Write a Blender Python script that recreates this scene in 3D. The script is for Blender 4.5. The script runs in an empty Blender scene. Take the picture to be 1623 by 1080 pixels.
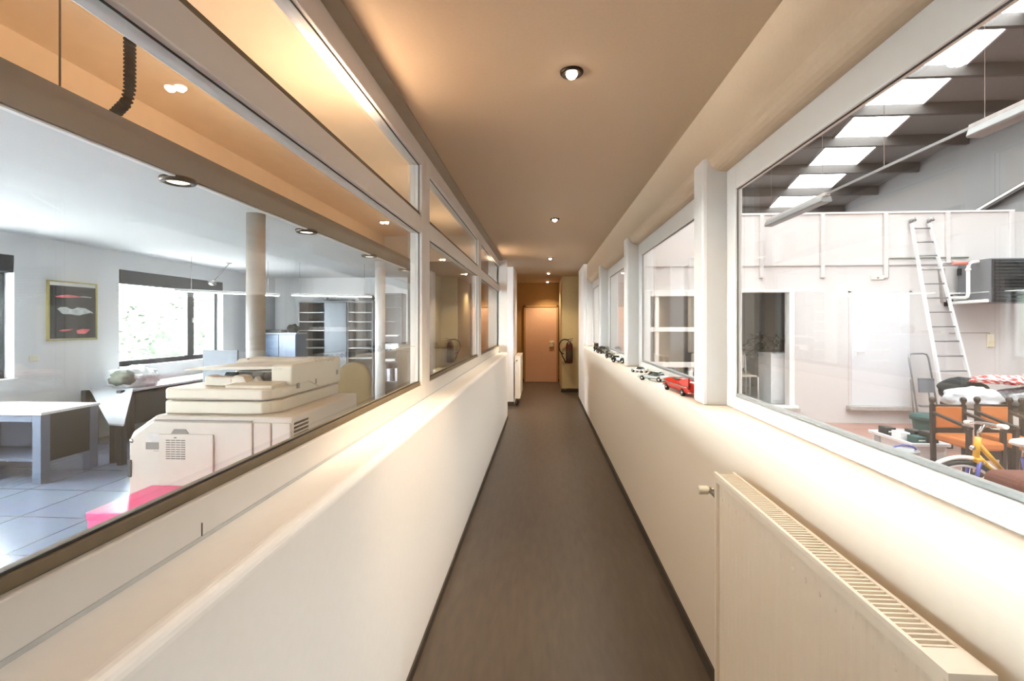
import bpy, bmesh, math, random
from mathutils import Vector, Matrix
random.seed(7)
SC = bpy.context.scene
COL = SC.collection
PI = math.pi

# ------------------------------------------------------------------ materials
def lin(c):
    return tuple(((v / 255) / 12.92 if v / 255 <= 0.04045 else ((v / 255 + 0.055) / 1.055) ** 2.4) for v in c) + (1,)

def mat(name, rgb, rough=0.5, metal=0.0, noise=0.0, scale=20.0, bump=0.0, spec=0.5, coat=0.0, stretch=None):
    m = bpy.data.materials.new(name); m.use_nodes = True
    nt = m.node_tree; b = nt.nodes['Principled BSDF']
    c = lin(rgb)
    b.inputs['Base Color'].default_value = c
    b.inputs['Roughness'].default_value = rough
    b.inputs['Metallic'].default_value = metal
    b.inputs['Specular IOR Level'].default_value = spec
    b.inputs['Coat Weight'].default_value = coat
    tc = nt.nodes.new('ShaderNodeTexCoord'); n = nt.nodes.new('ShaderNodeTexNoise')
    n.inputs['Scale'].default_value = scale; n.inputs['Detail'].default_value = 4
    if stretch:
        mp = nt.nodes.new('ShaderNodeMapping'); mp.inputs['Scale'].default_value = stretch
        nt.links.new(tc.outputs['Object'], mp.inputs['Vector']); nt.links.new(mp.outputs['Vector'], n.inputs['Vector'])
    else:
        nt.links.new(tc.outputs['Object'], n.inputs['Vector'])
    k = noise if noise else 0.03
    r = nt.nodes.new('ShaderNodeValToRGB')
    r.color_ramp.elements[0].position = 0.3; r.color_ramp.elements[1].position = 0.7
    r.color_ramp.elements[0].color = tuple(v * (1 - k) for v in c[:3]) + (1,)
    r.color_ramp.elements[1].color = tuple(min(1, v * (1 + k)) for v in c[:3]) + (1,)
    nt.links.new(n.outputs['Fac'], r.inputs['Fac']); nt.links.new(r.outputs['Color'], b.inputs['Base Color'])
    if bump:
        bp = nt.nodes.new('ShaderNodeBump'); bp.inputs['Strength'].default_value = bump; bp.inputs['Distance'].default_value = 0.01
        nt.links.new(n.outputs['Fac'], bp.inputs['Height']); nt.links.new(bp.outputs['Normal'], b.inputs['Normal'])
    return m

def emit(name, rgb, strength):
    m = bpy.data.materials.new(name); m.use_nodes = True
    nt = m.node_tree; nt.nodes.clear()
    e = nt.nodes.new('ShaderNodeEmission'); o = nt.nodes.new('ShaderNodeOutputMaterial')
    e.inputs['Color'].default_value = lin(rgb); e.inputs['Strength'].default_value = strength
    nt.links.new(e.outputs[0], o.inputs['Surface'])
    return m

def glass_mat(name, tint=(250, 252, 250), base=0.045, rough=0.0):
    m = bpy.data.materials.new(name); m.use_nodes = True
    nt = m.node_tree; nt.nodes.clear()
    o = nt.nodes.new('ShaderNodeOutputMaterial'); mx = nt.nodes.new('ShaderNodeMixShader')
    t = nt.nodes.new('ShaderNodeBsdfTransparent'); t.inputs['Color'].default_value = lin(tint)
    g = nt.nodes.new('ShaderNodeBsdfGlossy'); g.inputs['Roughness'].default_value = rough
    g.inputs['Color'].default_value = (1, 1, 1, 1)
    geo = nt.nodes.new('ShaderNodeNewGeometry')
    d = nt.nodes.new('ShaderNodeVectorMath'); d.operation = 'DOT_PRODUCT'
    nt.links.new(geo.outputs['Normal'], d.inputs[0]); nt.links.new(geo.outputs['Incoming'], d.inputs[1])
    def mth(op, a, b=None):
        n = nt.nodes.new('ShaderNodeMath'); n.operation = op
        for i, v in enumerate((a, b)):
            if v is None: continue
            if isinstance(v, (int, float)): n.inputs[i].default_value = v
            else: nt.links.new(v, n.inputs[i])
        return n.outputs[0]
    a = mth('ABSOLUTE', d.outputs['Value'])
    p = mth('POWER', mth('SUBTRACT', 1.0, a), 5.0)
    fac = mth('ADD', mth('MULTIPLY', p, 1 - base), base)
    nt.links.new(fac, mx.inputs['Fac']); nt.links.new(t.outputs[0], mx.inputs[1]); nt.links.new(g.outputs[0], mx.inputs[2])
    nt.links.new(mx.outputs[0], o.inputs['Surface'])
    return m

def tile_mat(name, rgb, grout, w, h, rough, noise=0.2, off=0.0, mortar=0.006, nscale=6):
    m = bpy.data.materials.new(name); m.use_nodes = True
    nt = m.node_tree; b = nt.nodes['Principled BSDF']
    tc = nt.nodes.new('ShaderNodeTexCoord')
    br = nt.nodes.new('ShaderNodeTexBrick'); br.offset = off
    br.inputs['Scale'].default_value = 1; br.inputs['Brick Width'].default_value = w; br.inputs['Row Height'].default_value = h
    br.inputs['Mortar Size'].default_value = mortar; br.inputs['Color1'].default_value = lin(rgb)
    c = lin(rgb); br.inputs['Color2'].default_value = tuple(v * 0.88 for v in c[:3]) + (1,)
    br.inputs['Mortar'].default_value = lin(grout)
    nt.links.new(tc.outputs['Object'], br.inputs['Vector'])
    n = nt.nodes.new('ShaderNodeTexNoise'); n.inputs['Scale'].default_value = nscale; n.inputs['Detail'].default_value = 6
    nt.links.new(tc.outputs['Object'], n.inputs['Vector'])
    mx = nt.nodes.new('ShaderNodeMix'); mx.data_type = 'RGBA'; mx.blend_type = 'MULTIPLY'; mx.inputs[0].default_value = noise
    nt.links.new(br.outputs['Color'], mx.inputs[6]); nt.links.new(n.outputs['Color'], mx.inputs[7])
    nt.links.new(mx.outputs[2], b.inputs['Base Color'])
    b.inputs['Roughness'].default_value = rough
    bp = nt.nodes.new('ShaderNodeBump'); bp.inputs['Strength'].default_value = 0.2; bp.inputs['Distance'].default_value = 0.003
    nt.links.new(br.outputs['Fac'], bp.inputs['Height']); bp.invert = True
    nt.links.new(bp.outputs['Normal'], b.inputs['Normal'])
    return m

M = {}
M['wall'] = mat('white_wall_paint', (245, 244, 242), 0.55, noise=0.015, scale=60, bump=0.03)
M['sillpaint'] = mat('white_satin_paint', (246, 245, 243), 0.4, noise=0.01, scale=40)
M['creampaint'] = mat('cream_satin_paint', (236, 226, 211), 0.45, noise=0.01, scale=40)
M['frameright'] = mat('off_white_frame_paint', (206, 204, 201), 0.4, noise=0.01)
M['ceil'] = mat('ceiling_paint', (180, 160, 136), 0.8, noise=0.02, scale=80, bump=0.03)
M['trimgrey'] = mat('grey_strip_paint', (150, 140, 124), 0.6, noise=0.04)
M['frame'] = mat('white_frame_paint', (232, 232, 231), 0.4, noise=0.01)
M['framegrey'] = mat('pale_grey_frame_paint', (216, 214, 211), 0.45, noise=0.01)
M['bead'] = mat('olive_brown_glazing_bead', (112, 100, 78), 0.5, noise=0.1)
M['gasket'] = mat('dark_rubber_gasket', (52, 50, 46), 0.6)
M['gasketgrey'] = mat('grey_rubber_gasket', (140, 142, 140), 0.6)
M['glass'] = glass_mat('clear_pane')
M['officeglass'] = glass_mat('outer_window_pane', base=0.03)
M['corrfloor'] = mat('brown_vinyl_floor', (84, 74, 63), 0.42, noise=0.14, scale=9, bump=0.02, stretch=(3, 0.6, 1))
M['base'] = mat('dark_baseboard', (62, 54, 47), 0.5, noise=0.05)
M['officefloor'] = tile_mat('dark_office_tile', (116, 123, 138), (72, 76, 84), 0.6, 0.6, 0.2, noise=0.3)
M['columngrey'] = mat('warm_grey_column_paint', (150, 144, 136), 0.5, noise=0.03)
M['boardgrey'] = mat('grey_board_laminate', (150, 152, 155), 0.5, noise=0.03)
M['officewall'] = mat('office_wall_paint', (226, 227, 229), 0.6, noise=0.01, bump=0.02, scale=70)
M['officeceil'] = mat('office_ceiling_paint', (208, 209, 210), 0.8, noise=0.01)
M['fascia'] = mat('fascia_shade_grey', (88, 85, 82), 0.5, noise=0.03)  # dark tone paints in the shade of a face turned from the windows
M['voidwall'] = mat('warm_void_plaster', (236, 214, 188), 0.7, noise=0.03, scale=6)
M['hallfloor'] = mat('red_painted_concrete', (164, 126, 114), 0.45, noise=0.12, scale=5)
M['hallwall'] = mat('hall_white_paint', (206, 203, 202), 0.6, noise=0.02, scale=30)
M['hallside'] = mat('hall_side_sheet', (112, 112, 113), 0.6, noise=0.04)
M['roofdeck'] = mat('grey_roof_sheet', (108, 107, 106), 0.7, noise=0.06)
M['steel'] = mat('dark_steel_purlin', (66, 62, 60), 0.6, noise=0.1)
M['sky'] = emit('daylit_skylight_sheet', (252, 253, 255), 10.4)
M['endwall'] = mat('tan_end_wall', (176, 138, 84), 0.6, noise=0.03)
M['pier'] = mat('olive_grey_paint', (196, 180, 138), 0.6, noise=0.03)
M['doorpink'] = mat('beige_door_paint', (226, 182, 148), 0.5, noise=0.02)
M['radiator'] = mat('cream_radiator_enamel', (240, 229, 212), 0.35, noise=0.01)
M['slotdark'] = mat('dark_recess', (44, 34, 22), 0.7, noise=0.1)
M['chrome'] = mat('brushed_chrome', (190, 188, 184), 0.22, 1.0)
M['darkmetal'] = mat('dark_bronze_metal', (60, 50, 42), 0.4, 0.7)
M['black'] = mat('black_plastic', (24, 24, 25), 0.4, noise=0.1)
M['blackmatte'] = mat('black_rubber', (20, 20, 20), 0.8, noise=0.1)
M['copier'] = mat('cream_copier_plastic', (168, 158, 146), 0.45, noise=0.015)
M['copier2'] = mat('cream_copier_plastic_light', (178, 168, 150), 0.45, noise=0.015)
M['copierdark'] = mat('copier_seam_grey', (96, 90, 84), 0.6)
M['pink'] = mat('magenta_gloss_board', (200, 52, 108), 0.3, noise=0.03, coat=0.3)
M['deskgrey'] = mat('blue_grey_desk_metal', (88, 96, 112), 0.4, noise=0.05)
M['deskdark'] = mat('black_desk_panel', (12, 12, 12), 0.6, noise=0.15)
M['desktop'] = mat('white_desk_laminate', (232, 234, 238), 0.25, noise=0.01)
M['palegrey'] = mat('pale_grey_board', (188, 190, 190), 0.5, noise=0.03)
M['plastic'] = mat('crumpled_clear_plastic', (222, 226, 228), 0.3, noise=0.2, scale=14)
M['olive'] = mat('olive_grey_lining', (120, 122, 108), 0.7, noise=0.25, scale=18)
M['panelgrey'] = mat('blue_grey_screen_felt', (122, 126, 133), 0.8, noise=0.05)
M['anthracite'] = mat('anthracite_window_frame', (40, 42, 42), 0.45, noise=0.05)
M['blind'] = mat('grey_blind_slat', (138, 142, 138), 0.5, noise=0.05)
M['gold'] = mat('gilt_picture_frame', (176, 164, 104), 0.4, 0.3)
M['posterbg'] = mat('poster_black_print', (48, 50, 50), 0.35, noise=0.25, scale=4)
M['posterred'] = mat('poster_red_print', (196, 92, 100), 0.35, noise=0.15, scale=12)
M['posterwhite'] = mat('poster_silver_print', (198, 204, 204), 0.35, noise=0.25, scale=14)
M['shelf'] = mat('grey_steel_shelving', (104, 107, 112), 0.45, noise=0.04)
M['shelfback'] = mat('dark_shelf_lining', (60, 60, 62), 0.7, noise=0.1)
M['shelfdoor'] = mat('blue_grey_shelf_door', (88, 94, 104), 0.3, noise=0.06)
M['bluecab'] = mat('steel_blue_cabinet', (92, 108, 132), 0.28, noise=0.05)
M['browncloth'] = mat('olive_brown_upholstery', (96, 77, 42), 0.85, noise=0.12, scale=60)
M['brown'] = mat('dark_brown_wood', (84, 70, 52), 0.5, noise=0.15, scale=12)
M['paper'] = mat('white_paper', (232, 232, 232), 0.7)
M['binder'] = mat('white_binder_board', (222, 224, 236), 0.5)
M['cream'] = mat('cream_cardboard', (226, 216, 180), 0.7, noise=0.04)
M['lampwhite'] = mat('white_lamp_housing', (236, 238, 240), 0.35)
M['tube'] = emit('lit_tube', (255, 253, 250), 9.0)
M['spotlens'] = emit('lit_spot_lens', (255, 240, 214), 3.0)
M['bulb'] = emit('lit_halogen_bulb', (255, 232, 200), 40.0)
M['fluoro'] = mat('white_batten_lamp_diffuser', (126, 128, 128), 0.4)
M['alu'] = mat('ladder_aluminium', (226, 228, 230), 0.4, 0.1)
M['aludark'] = mat('worn_aluminium', (146, 146, 146), 0.4, 0.5)
M['hdoor'] = mat('hall_door_paint', (212, 213, 217), 0.4, noise=0.01)
M['threshold'] = mat('grey_concrete_edge', (168, 162, 158), 0.7, noise=0.1)
M['heater'] = mat('heater_grey_sheet', (108, 110, 114), 0.5, noise=0.06)
M['heaterdark'] = mat('heater_dark_louvre', (48, 48, 50), 0.6, noise=0.15)
M['pipe'] = mat('white_pipe_lagging', (236, 238, 234), 0.5, noise=0.02)
M['redvalve'] = mat('red_valve_paint', (226, 128, 112), 0.5)
M['conduit'] = mat('grey_green_conduit', (142, 148, 132), 0.5, noise=0.2, scale=30)
M['switch'] = mat('cream_switch_plastic', (226, 220, 200), 0.5)
M['teal'] = mat('teal_bin_plastic', (40, 82, 80), 0.45, noise=0.05)
M['bikeyellow'] = mat('yellow_bike_paint', (206, 156, 24), 0.3, coat=0.4)
M['bikeblue'] = mat('violet_blue_bike_paint', (84, 84, 170), 0.3, coat=0.4)
M['bikewhite'] = mat('off_white_bike_plastic', (228, 226, 218), 0.4)
M['orangeplastic'] = mat('orange_reflector_plastic', (236, 112, 60), 0.35)
M['tyre'] = mat('tyre_rubber', (40, 40, 40), 0.85, noise=0.1)
M['chairwood'] = mat('dark_oak_chair', (42, 32, 28), 0.45, noise=0.2, scale=20)
M['chairorange'] = mat('orange_leather', (180, 106, 50), 0.4, noise=0.08, scale=10)
M['cloth'] = mat('pale_white_cloth', (192, 197, 202), 0.8, noise=0.05)
M['blackcloth'] = mat('black_cloth', (48, 50, 50), 0.85, noise=0.1)
M['greyplastic'] = mat('grey_plastic_wrap', (176, 182, 186), 0.25, noise=0.35, scale=26)
M['carpet'] = mat('red_brown_rug', (94, 50, 38), 0.9, noise=0.2, scale=30)
M['crate'] = mat('white_crate_plastic', (222, 224, 226), 0.4)
M['bluehandle'] = mat('blue_handle_plastic', (72, 80, 160), 0.4)
M['bucket'] = mat('translucent_grey_bucket', (162, 166, 170), 0.35, noise=0.05)
M['roomgrey'] = mat('store_room_grey_paint', (150, 150, 150), 0.7, noise=0.03)
M['roomfloor'] = mat('store_room_floor', (140, 142, 142), 0.5, noise=0.05)
M['chairwhite'] = mat('white_tube_paint', (226, 226, 226), 0.4)
M['chairbeige'] = mat('beige_chair_fabric', (196, 184, 170), 0.8, noise=0.05)
M['cabwhite'] = mat('white_cabinet_laminate', (224, 228, 232), 0.4)
M['leaf'] = mat('dark_leaf', (58, 60, 52), 0.6, noise=0.2)
M['bush'] = mat('garden_leaf', (50, 60, 44), 0.6, noise=0.3, scale=8)
M['ground'] = mat('pale_gravel_ground', (198, 194, 190), 0.9, noise=0.1, scale=3)
M['carred'] = mat('toy_red_enamel', (188, 34, 20), 0.25, coat=0.5)
M['carsilver'] = mat('toy_silver_enamel', (176, 182, 178), 0.3, 0.3, coat=0.4)
M['carwhite'] = mat('toy_white_enamel', (226, 228, 226), 0.3, coat=0.4)
M['carolive'] = mat('toy_olive_enamel', (72, 68, 56), 0.35, coat=0.3)
M['cargrey'] = mat('toy_grey_enamel', (120, 116, 100), 0.35, coat=0.3)
M['carglass'] = mat('toy_dark_glazing', (50, 54, 46), 0.15)
M['extred'] = mat('extinguisher_dark_red', (74, 24, 18), 0.35)
M['extlabel'] = mat('extinguisher_label', (66, 54, 38), 0.6)

# stripes for the woven bag
def stripe_mat():
    m = mat('red_white_striped_fabric', (226, 120, 116), 0.75)
    nt = m.node_tree; b = nt.nodes['Principled BSDF']
    tc = nt.nodes.new('ShaderNodeTexCoord'); w = nt.nodes.new('ShaderNodeTexWave')
    w.inputs['Scale'].default_value = 3.2; w.inputs['Distortion'].default_value = 3; w.inputs['Detail'].default_value = 1
    nt.links.new(tc.outputs['Object'], w.inputs['Vector'])
    r = nt.nodes.new('ShaderNodeValToRGB'); r.color_ramp.elements[0].position = 0.4; r.color_ramp.elements[1].position = 0.55
    r.color_ramp.elements[0].color = lin((214, 84, 84)); r.color_ramp.elements[1].color = lin((238, 226, 222))
    nt.links.new(w.outputs['Fac'], r.inputs['Fac']); nt.links.new(r.outputs['Color'], b.inputs['Base Color'])
    return m
M['stripe'] = stripe_mat()

# ------------------------------------------------------------------ mesh helpers
class MB:
    def __init__(s): s.bm = bmesh.new()
    def box(s, x0, x1, y0, y1, z0, z1):
        v = [s.bm.verts.new(p) for p in ((x0, y0, z0), (x1, y0, z0), (x1, y1, z0), (x0, y1, z0), (x0, y0, z1), (x1, y0, z1), (x1, y1, z1), (x0, y1, z1))]
        for f in ((0, 3, 2, 1), (4, 5, 6, 7), (0, 1, 5, 4), (1, 2, 6, 5), (2, 3, 7, 6), (3, 0, 4, 7)):
            s.bm.faces.new([v[i] for i in f])
        return s
    def prism(s, poly, axis, a0, a1):
        # poly in the two other axes, in order (x,z) for 'y', (x,y) for 'z', (y,z) for 'x'
        def p(u, w, a):
            return {'x': (a, u, w), 'y': (u, a, w), 'z': (u, w, a)}[axis]
        A = [s.bm.verts.new(p(u, w, a0)) for u, w in poly]; B = [s.bm.verts.new(p(u, w, a1)) for u, w in poly]
        n = len(poly)
        s.bm.faces.new(A); s.bm.faces.new(B[::-1])
        for i in range(n):
            s.bm.faces.new((A[i], B[i], B[(i + 1) % n], A[(i + 1) % n]))
        return s
    def tube(s, pts, r, seg=10, closed=False, caps=True, smooth=True):
        pts = [Vector(p) for p in pts]; n = len(pts); rings = []
        rr = r if isinstance(r, (list, tuple)) else [r] * n
        up = None
        for i, p in enumerate(pts):
            if closed: d = pts[(i + 1) % n] - pts[i - 1]
            else: d = pts[min(i + 1, n - 1)] - pts[max(i - 1, 0)]
            d.normalize()
            if up is None:
                up = Vector((0, 0, 1)) if abs(d.z) < 0.9 else Vector((1, 0, 0))
            a = d.cross(up)
            if a.length < 1e-4: a = d.orthogonal()
            a.normalize(); b = a.cross(d).normalized(); up = b
            rings.append([s.bm.verts.new(p + (a * math.cos(2 * PI * k / seg) + b * math.sin(2 * PI * k / seg)) * rr[i]) for k in range(seg)])
        m = n if closed else n - 1
        for i in range(m):
            A, B = rings[i], rings[(i + 1) % n]
            for k in range(seg):
                f = s.bm.faces.new((A[k], A[(k + 1) % seg], B[(k + 1) % seg], B[k])); f.smooth = smooth
        if caps and not closed:
            s.bm.faces.new(rings[0][::-1]); s.bm.faces.new(rings[-1])
        return s
    def cyl(s, p0, p1, r, seg=20): return s.tube([p0, p1], r, seg)
    def bar(s, p0, p1, w, h):
        # rectangular bar between two points, w across, h in the other direction
        p0, p1 = Vector(p0), Vector(p1); d = (p1 - p0).normalized()
        up = Vector((0, 0, 1)) if abs(d.z) < 0.95 else Vector((0, 1, 0))
        a = d.cross(up).normalized(); b = a.cross(d).normalized()
        R = [[s.bm.verts.new(p + a * x * w / 2 + b * y * h / 2) for x, y in ((-1, -1), (1, -1), (1, 1), (-1, 1))] for p in (p0, p1)]
        s.bm.faces.new(R[0][::-1]); s.bm.faces.new(R[1])
        for k in range(4): s.bm.faces.new((R[0][k], R[0][(k + 1) % 4], R[1][(k + 1) % 4], R[1][k]))
        return s
    def lathe(s, prof, c, seg=28, axis='z', smooth=True):
        c = Vector(c); rings = []
        for r, h in prof:
            ring = []
            for k in range(seg):
                a = 2 * PI * k / seg; u, w = r * math.cos(a), r * math.sin(a)
                o = {'z': (u, w, h), 'y': (u, h, w), 'x': (h, u, w)}[axis]
                ring.append(s.bm.verts.new(c + Vector(o)))
            rings.append(ring)
        for A, B in zip(rings, rings[1:]):
            for k in range(seg):
                f = s.bm.faces.new((A[k], A[(k + 1) % seg], B[(k + 1) % seg], B[k])); f.smooth = smooth
        s.bm.faces.new(rings[0][::-1]); s.bm.faces.new(rings[-1])
        return s
    def ball(s, c, rx, ry=None, rz=None, sub=3):
        ry = ry or rx; rz = rz or rx
        g = bmesh.ops.create_icosphere(s.bm, subdivisions=sub, radius=1)
        for v in g['verts']: v.co = Vector((v.co.x * rx, v.co.y * ry, v.co.z * rz)) + Vector(c)
        for v in g['verts']:
            for f in v.link_faces: f.smooth = True
        return s
    def lump(s, c, rx, ry, rz, seed=0, amp=0.15, fl=None, sub=4, freq=2.2):
        from mathutils import noise as N
        g = bmesh.ops.create_icosphere(s.bm, subdivisions=sub, radius=1)
        for v in g['verts']:
            d = v.co.normalized()
            k = 1 + amp * N.noise(d * freq + Vector((seed * 7.3, seed * 3.1, 0))) + amp * 0.5 * N.noise(d * freq * 2.7 + Vector((seed, 0, 5)))
            p = Vector((d.x * rx, d.y * ry, d.z * rz)) * k + Vector(c)
            if fl is not None and p.z < fl: p.z = fl
            v.co = p
        for v in g['verts']:
            for f in v.link_faces: f.smooth = True
        return s
    def quad(s, *p):
        s.bm.faces.new([s.bm.verts.new(q) for q in p]); return s
    def xf(s, mtx):
        bmesh.ops.transform(s.bm, matrix=mtx, verts=s.bm.verts); return s
    def build(s, name, m, parent=None, bevel=0, seg=2, local=False, sub=0):
        bmesh.ops.recalc_face_normals(s.bm, faces=s.bm.faces)
        me = bpy.data.meshes.new(name)
        o = bpy.data.objects.new(name, me); COL.objects.link(o)
        if parent is not None:
            o.parent = parent
            if not local:
                wm = Matrix.Identity(4); q = parent
                chain = []
                while q is not None: chain.append(q); q = q.parent
                for q in reversed(chain): wm = wm @ (Matrix.Translation(q.location) @ q.rotation_euler.to_matrix().to_4x4())
                s.xf(wm.inverted())
        elif not local:
            vs = [v.co for v in s.bm.verts]
            lo = Vector((min(v[i] for v in vs) for i in range(3))); hi = Vector((max(v[i] for v in vs) for i in range(3)))
            b = Vector(((lo.x + hi.x) / 2, (lo.y + hi.y) / 2, lo.z))
            s.xf(Matrix.Translation(-b)); o.location = b
        s.bm.to_mesh(me); s.bm.free()
        me.materials.append(m if not isinstance(m, str) else M[m])
        if bevel:
            md = o.modifiers.new('bevel', 'BEVEL'); md.width = bevel; md.segments = seg; md.limit_method = 'ANGLE'; md.angle_limit = 0.7
            md.harden_normals = False
        if sub:
            md = o.modifiers.new('subdivision', 'SUBSURF'); md.levels = sub; md.render_levels = sub
        return o

def tag(o, label, cat, group=None):
    o['label'] = label; o['category'] = cat
    if group: o['group'] = group
    return o
def thing(name, label, cat, loc=(0, 0, 0), rz=0, group=None):
    o = bpy.data.objects.new(name, None); COL.objects.link(o)
    o.empty_display_size = 0.1; o.location = loc; o.rotation_euler = (0, 0, rz)
    return tag(o, label, cat, group)
def struct(o):
    o['kind'] = 'structure'; return o
def sbox(name, m, *a, bevel=0):
    return struct(MB().box(*a).build(name, m, bevel=bevel))
def empty_struct(name, loc):
    o = bpy.data.objects.new(name, None); COL.objects.link(o); o.location = loc; o.empty_display_size = 0.1
    return struct(o)
def kids(o): return [c for c in bpy.data.objects if c.parent == o]
def dup(root, loc, rz=0, label=None, tilt=None):
    r = root.copy(); COL.objects.link(r); r.location = loc; r.rotation_euler = tilt or (0, 0, rz)
    if label: r['label'] = label
    for ch in kids(root):
        c = ch.copy(); COL.objects.link(c); c.parent = r
        for g in kids(ch):
            d = g.copy(); COL.objects.link(d); d.parent = c
    return r

# ------------------------------------------------------------------ corridor shell
CZ = 2.636
sbox('floor', 'corrfloor', -0.70, 1.0, -2.0, 13.0, -0.1, 0.0)
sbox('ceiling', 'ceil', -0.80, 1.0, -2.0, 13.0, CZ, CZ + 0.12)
# left low wall with its deep sill, rounded nose
def sillpoly(xo, xi, z, r=0.028, sgn=1):
    pts = []
    for k in range(7):
        a = k / 6 * PI / 2
        pts.append((xo - sgn * (r - r * math.cos(a)) if False else xo + sgn * (-r + r * math.cos(a)), z - r + r * math.sin(a)))
    return [(xi, 0.0), (xo, 0.0)] + pts + [(xi, z)]
struct(MB().prism(sillpoly(-0.575, -0.84, 1.083, sgn=1), 'y', -2.0, 7.87).build('wall_left', 'sillpaint'))
sbox('trim_1', 'trimgrey', -0.735, -0.668, -2.0, 8.05, CZ - 0.012, CZ)
struct(MB().prism(sillpoly(0.74, 0.99, 1.155, sgn=-1), 'y', -2.0, 8.75).build('wall_right', 'creampaint'))
# beam over the right hand windows
bp = [(0.99, CZ), (0.803, CZ), (0.803, 2.36)]
for k in range(1, 7):
    a = k / 6 * PI / 2; bp.append((0.803 + 0.07 * (1 - math.cos(a)), 2.36 - 0.07 * math.sin(a)))
bp += [(0.99, 2.285)]
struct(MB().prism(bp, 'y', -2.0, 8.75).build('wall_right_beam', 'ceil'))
sbox('wall_right_end', 'wall', 0.74, 1.0, 8.75, 9.96, 0, CZ)
sbox('wall_right_recess', 'pier', 0.83, 1.0, 9.96, 13.0, 0, CZ)
sbox('wall_back', 'wall', -0.84, 1.0, -2.1, -2.0, 0, CZ)
sbox('wall_end', 'endwall', -0.84, 1.0, 12.86, 13.0, 0, CZ)
sbox('wall_pier', 'pier', 0.44, 0.83, 10.97, 12.86, 0.0, CZ)
sbox('wall_left_far', 'wall', -0.80, -0.548, 9.06, 10.2, 0, CZ, bevel=0.008)
sbox('wall_left_recess', 'endwall', -0.84, -0.70, 10.2, 13.0, 0, CZ)
sbox('wall_left_post', 'frame', -0.80, -0.60, 8.05, 8.12, 1.083, CZ)
# baseboards
sbox('baseboard_left', 'base', -0.576, -0.566, -2.0, 7.87, 0, 0.045)
sbox('baseboard_right', 'base', 0.730, 0.741, -2.0, 9.96, 0, 0.06)
sbox('baseboard_left_far', 'base', -0.67, -0.538, 9.05, 9.062, 0, 0.08)
sbox('baseboard_pier', 'base', 0.42, 0.83, 10.955, 10.972, 0, 0.085)
sbox('trim_2', 'base', -0.53, -0.455, 12.83, 12.862, 0, 0.09)
sbox('trim_3', 'base', 0.375, 0.44, 12.83, 12.862, 0, 0.09)

# end door
d1 = empty_struct('door_1', (-0.04, 12.8, 0))
MB().box(-0.454, 0.37, 12.815, 12.858, 0.008, 2.003).build('door_leaf', 'doorpink', d1, bevel=0.004)
fr = MB(); fr.box(-0.50, -0.454, 12.80, 12.859, 0, 2.05); fr.box(0.37, 0.415, 12.80, 12.859, 0, 2.05); fr.box(-0.50, 0.415, 12.80, 12.859, 2.003, 2.05)
fr.build('door_frame', 'endwall', d1, bevel=0.004)
hp = MB(); hp.box(0.185, 0.305, 12.800, 12.817, 0.94, 1.10); h1 = hp.build('lock_plate', 'cream', d1, bevel=0.01)
hd = MB(); hd.tube([(0.285, 12.80, 1.04), (0.285, 12.765, 1.04), (0.18, 12.762, 1.04)], 0.011, 10); hd.build('door_handle', 'chrome', d1)

# ------------------------------------------------------------------ left glazed partition: three bays
def glazed_bay(name, y0, y1, bays_x, zs, m_frame, m_bead, glassx, beadw=0.02, beadh=0.024, side=-1, jam0=0.05, jam1=0.05, zb=None, zt=None, depth=0.075, gt=0.024):
    """frame in the plane x=bays_x; zs = list of (z0,z1) panes; side: which way the glass lies behind the face"""
    w = empty_struct(name, (bays_x, (y0 + y1) / 2, zb))
    xa, xb = sorted((bays_x, bays_x + side * depth))
    F = MB()
    F.box(xa, xb, y0 - jam0, y0, zb, zt); F.box(xa, xb, y1, y1 + jam1, zb, zt)
    edges = [zb] + [e for z in zs for e in z] + [zt]
    for i in range(0, len(edges), 2): F.box(xa, xb, y0, y1, edges[i], edges[i + 1])
    F.build('window_frame', m_frame, w, bevel=0.004)
    for z0, z1 in zs:
        g = glassx; t = gt
        MB().box(*sorted((g, g + side * t)), y0, y1, z0, z1).build('pane', 'glass', w)
        B = MB(); xs = sorted((bays_x + side * 0.012 * depth / 0.075, glassx + side * gt * 1.08))
        B.box(*xs, y0, y1, z0, z0 + beadh); B.build('glazing_bead', m_bead, w, bevel=0.003)
        G = MB(); gg = sorted((g - side * 0.004, g - side * 0.001)); k = 0.004
        G.box(*gg, y0, y1, z1 - k, z1); G.box(*gg, y0, y0 + k, z0 + beadh, z1 - k); G.box(*gg, y1 - k, y1, z0 + beadh, z1 - k); 
        if side < 0: G.box(*gg, y0, y1, z0 + beadh, z0 + beadh + 0.005)
        G.build('gasket', 'gasket', w)
    return w
LZ = [(1.174, 2.107), (2.208, 2.524)]
for i, (a, b, j0, j1) in enumerate([(-1.6, 2.89, 0.4, 0.10), (3.09, 5.49, 0.10, 0.11), (5.72, 8.05, 0.12, 0.05)]):
    glazed_bay('window_%d' % (i + 1), a, b, -0.735, LZ, 'framegrey', 'bead', -0.757, zb=1.083, zt=CZ, jam0=j0, jam1=j1)
sbox('trim_4', 'copierdark', -0.7352, -0.7338, 0.99, 0.993, 1.083, 1.12)
sbox('trim_5', 'palegrey', -0.735, -0.7325, -2.0, 8.0, 1.083, 1.092)

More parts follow.
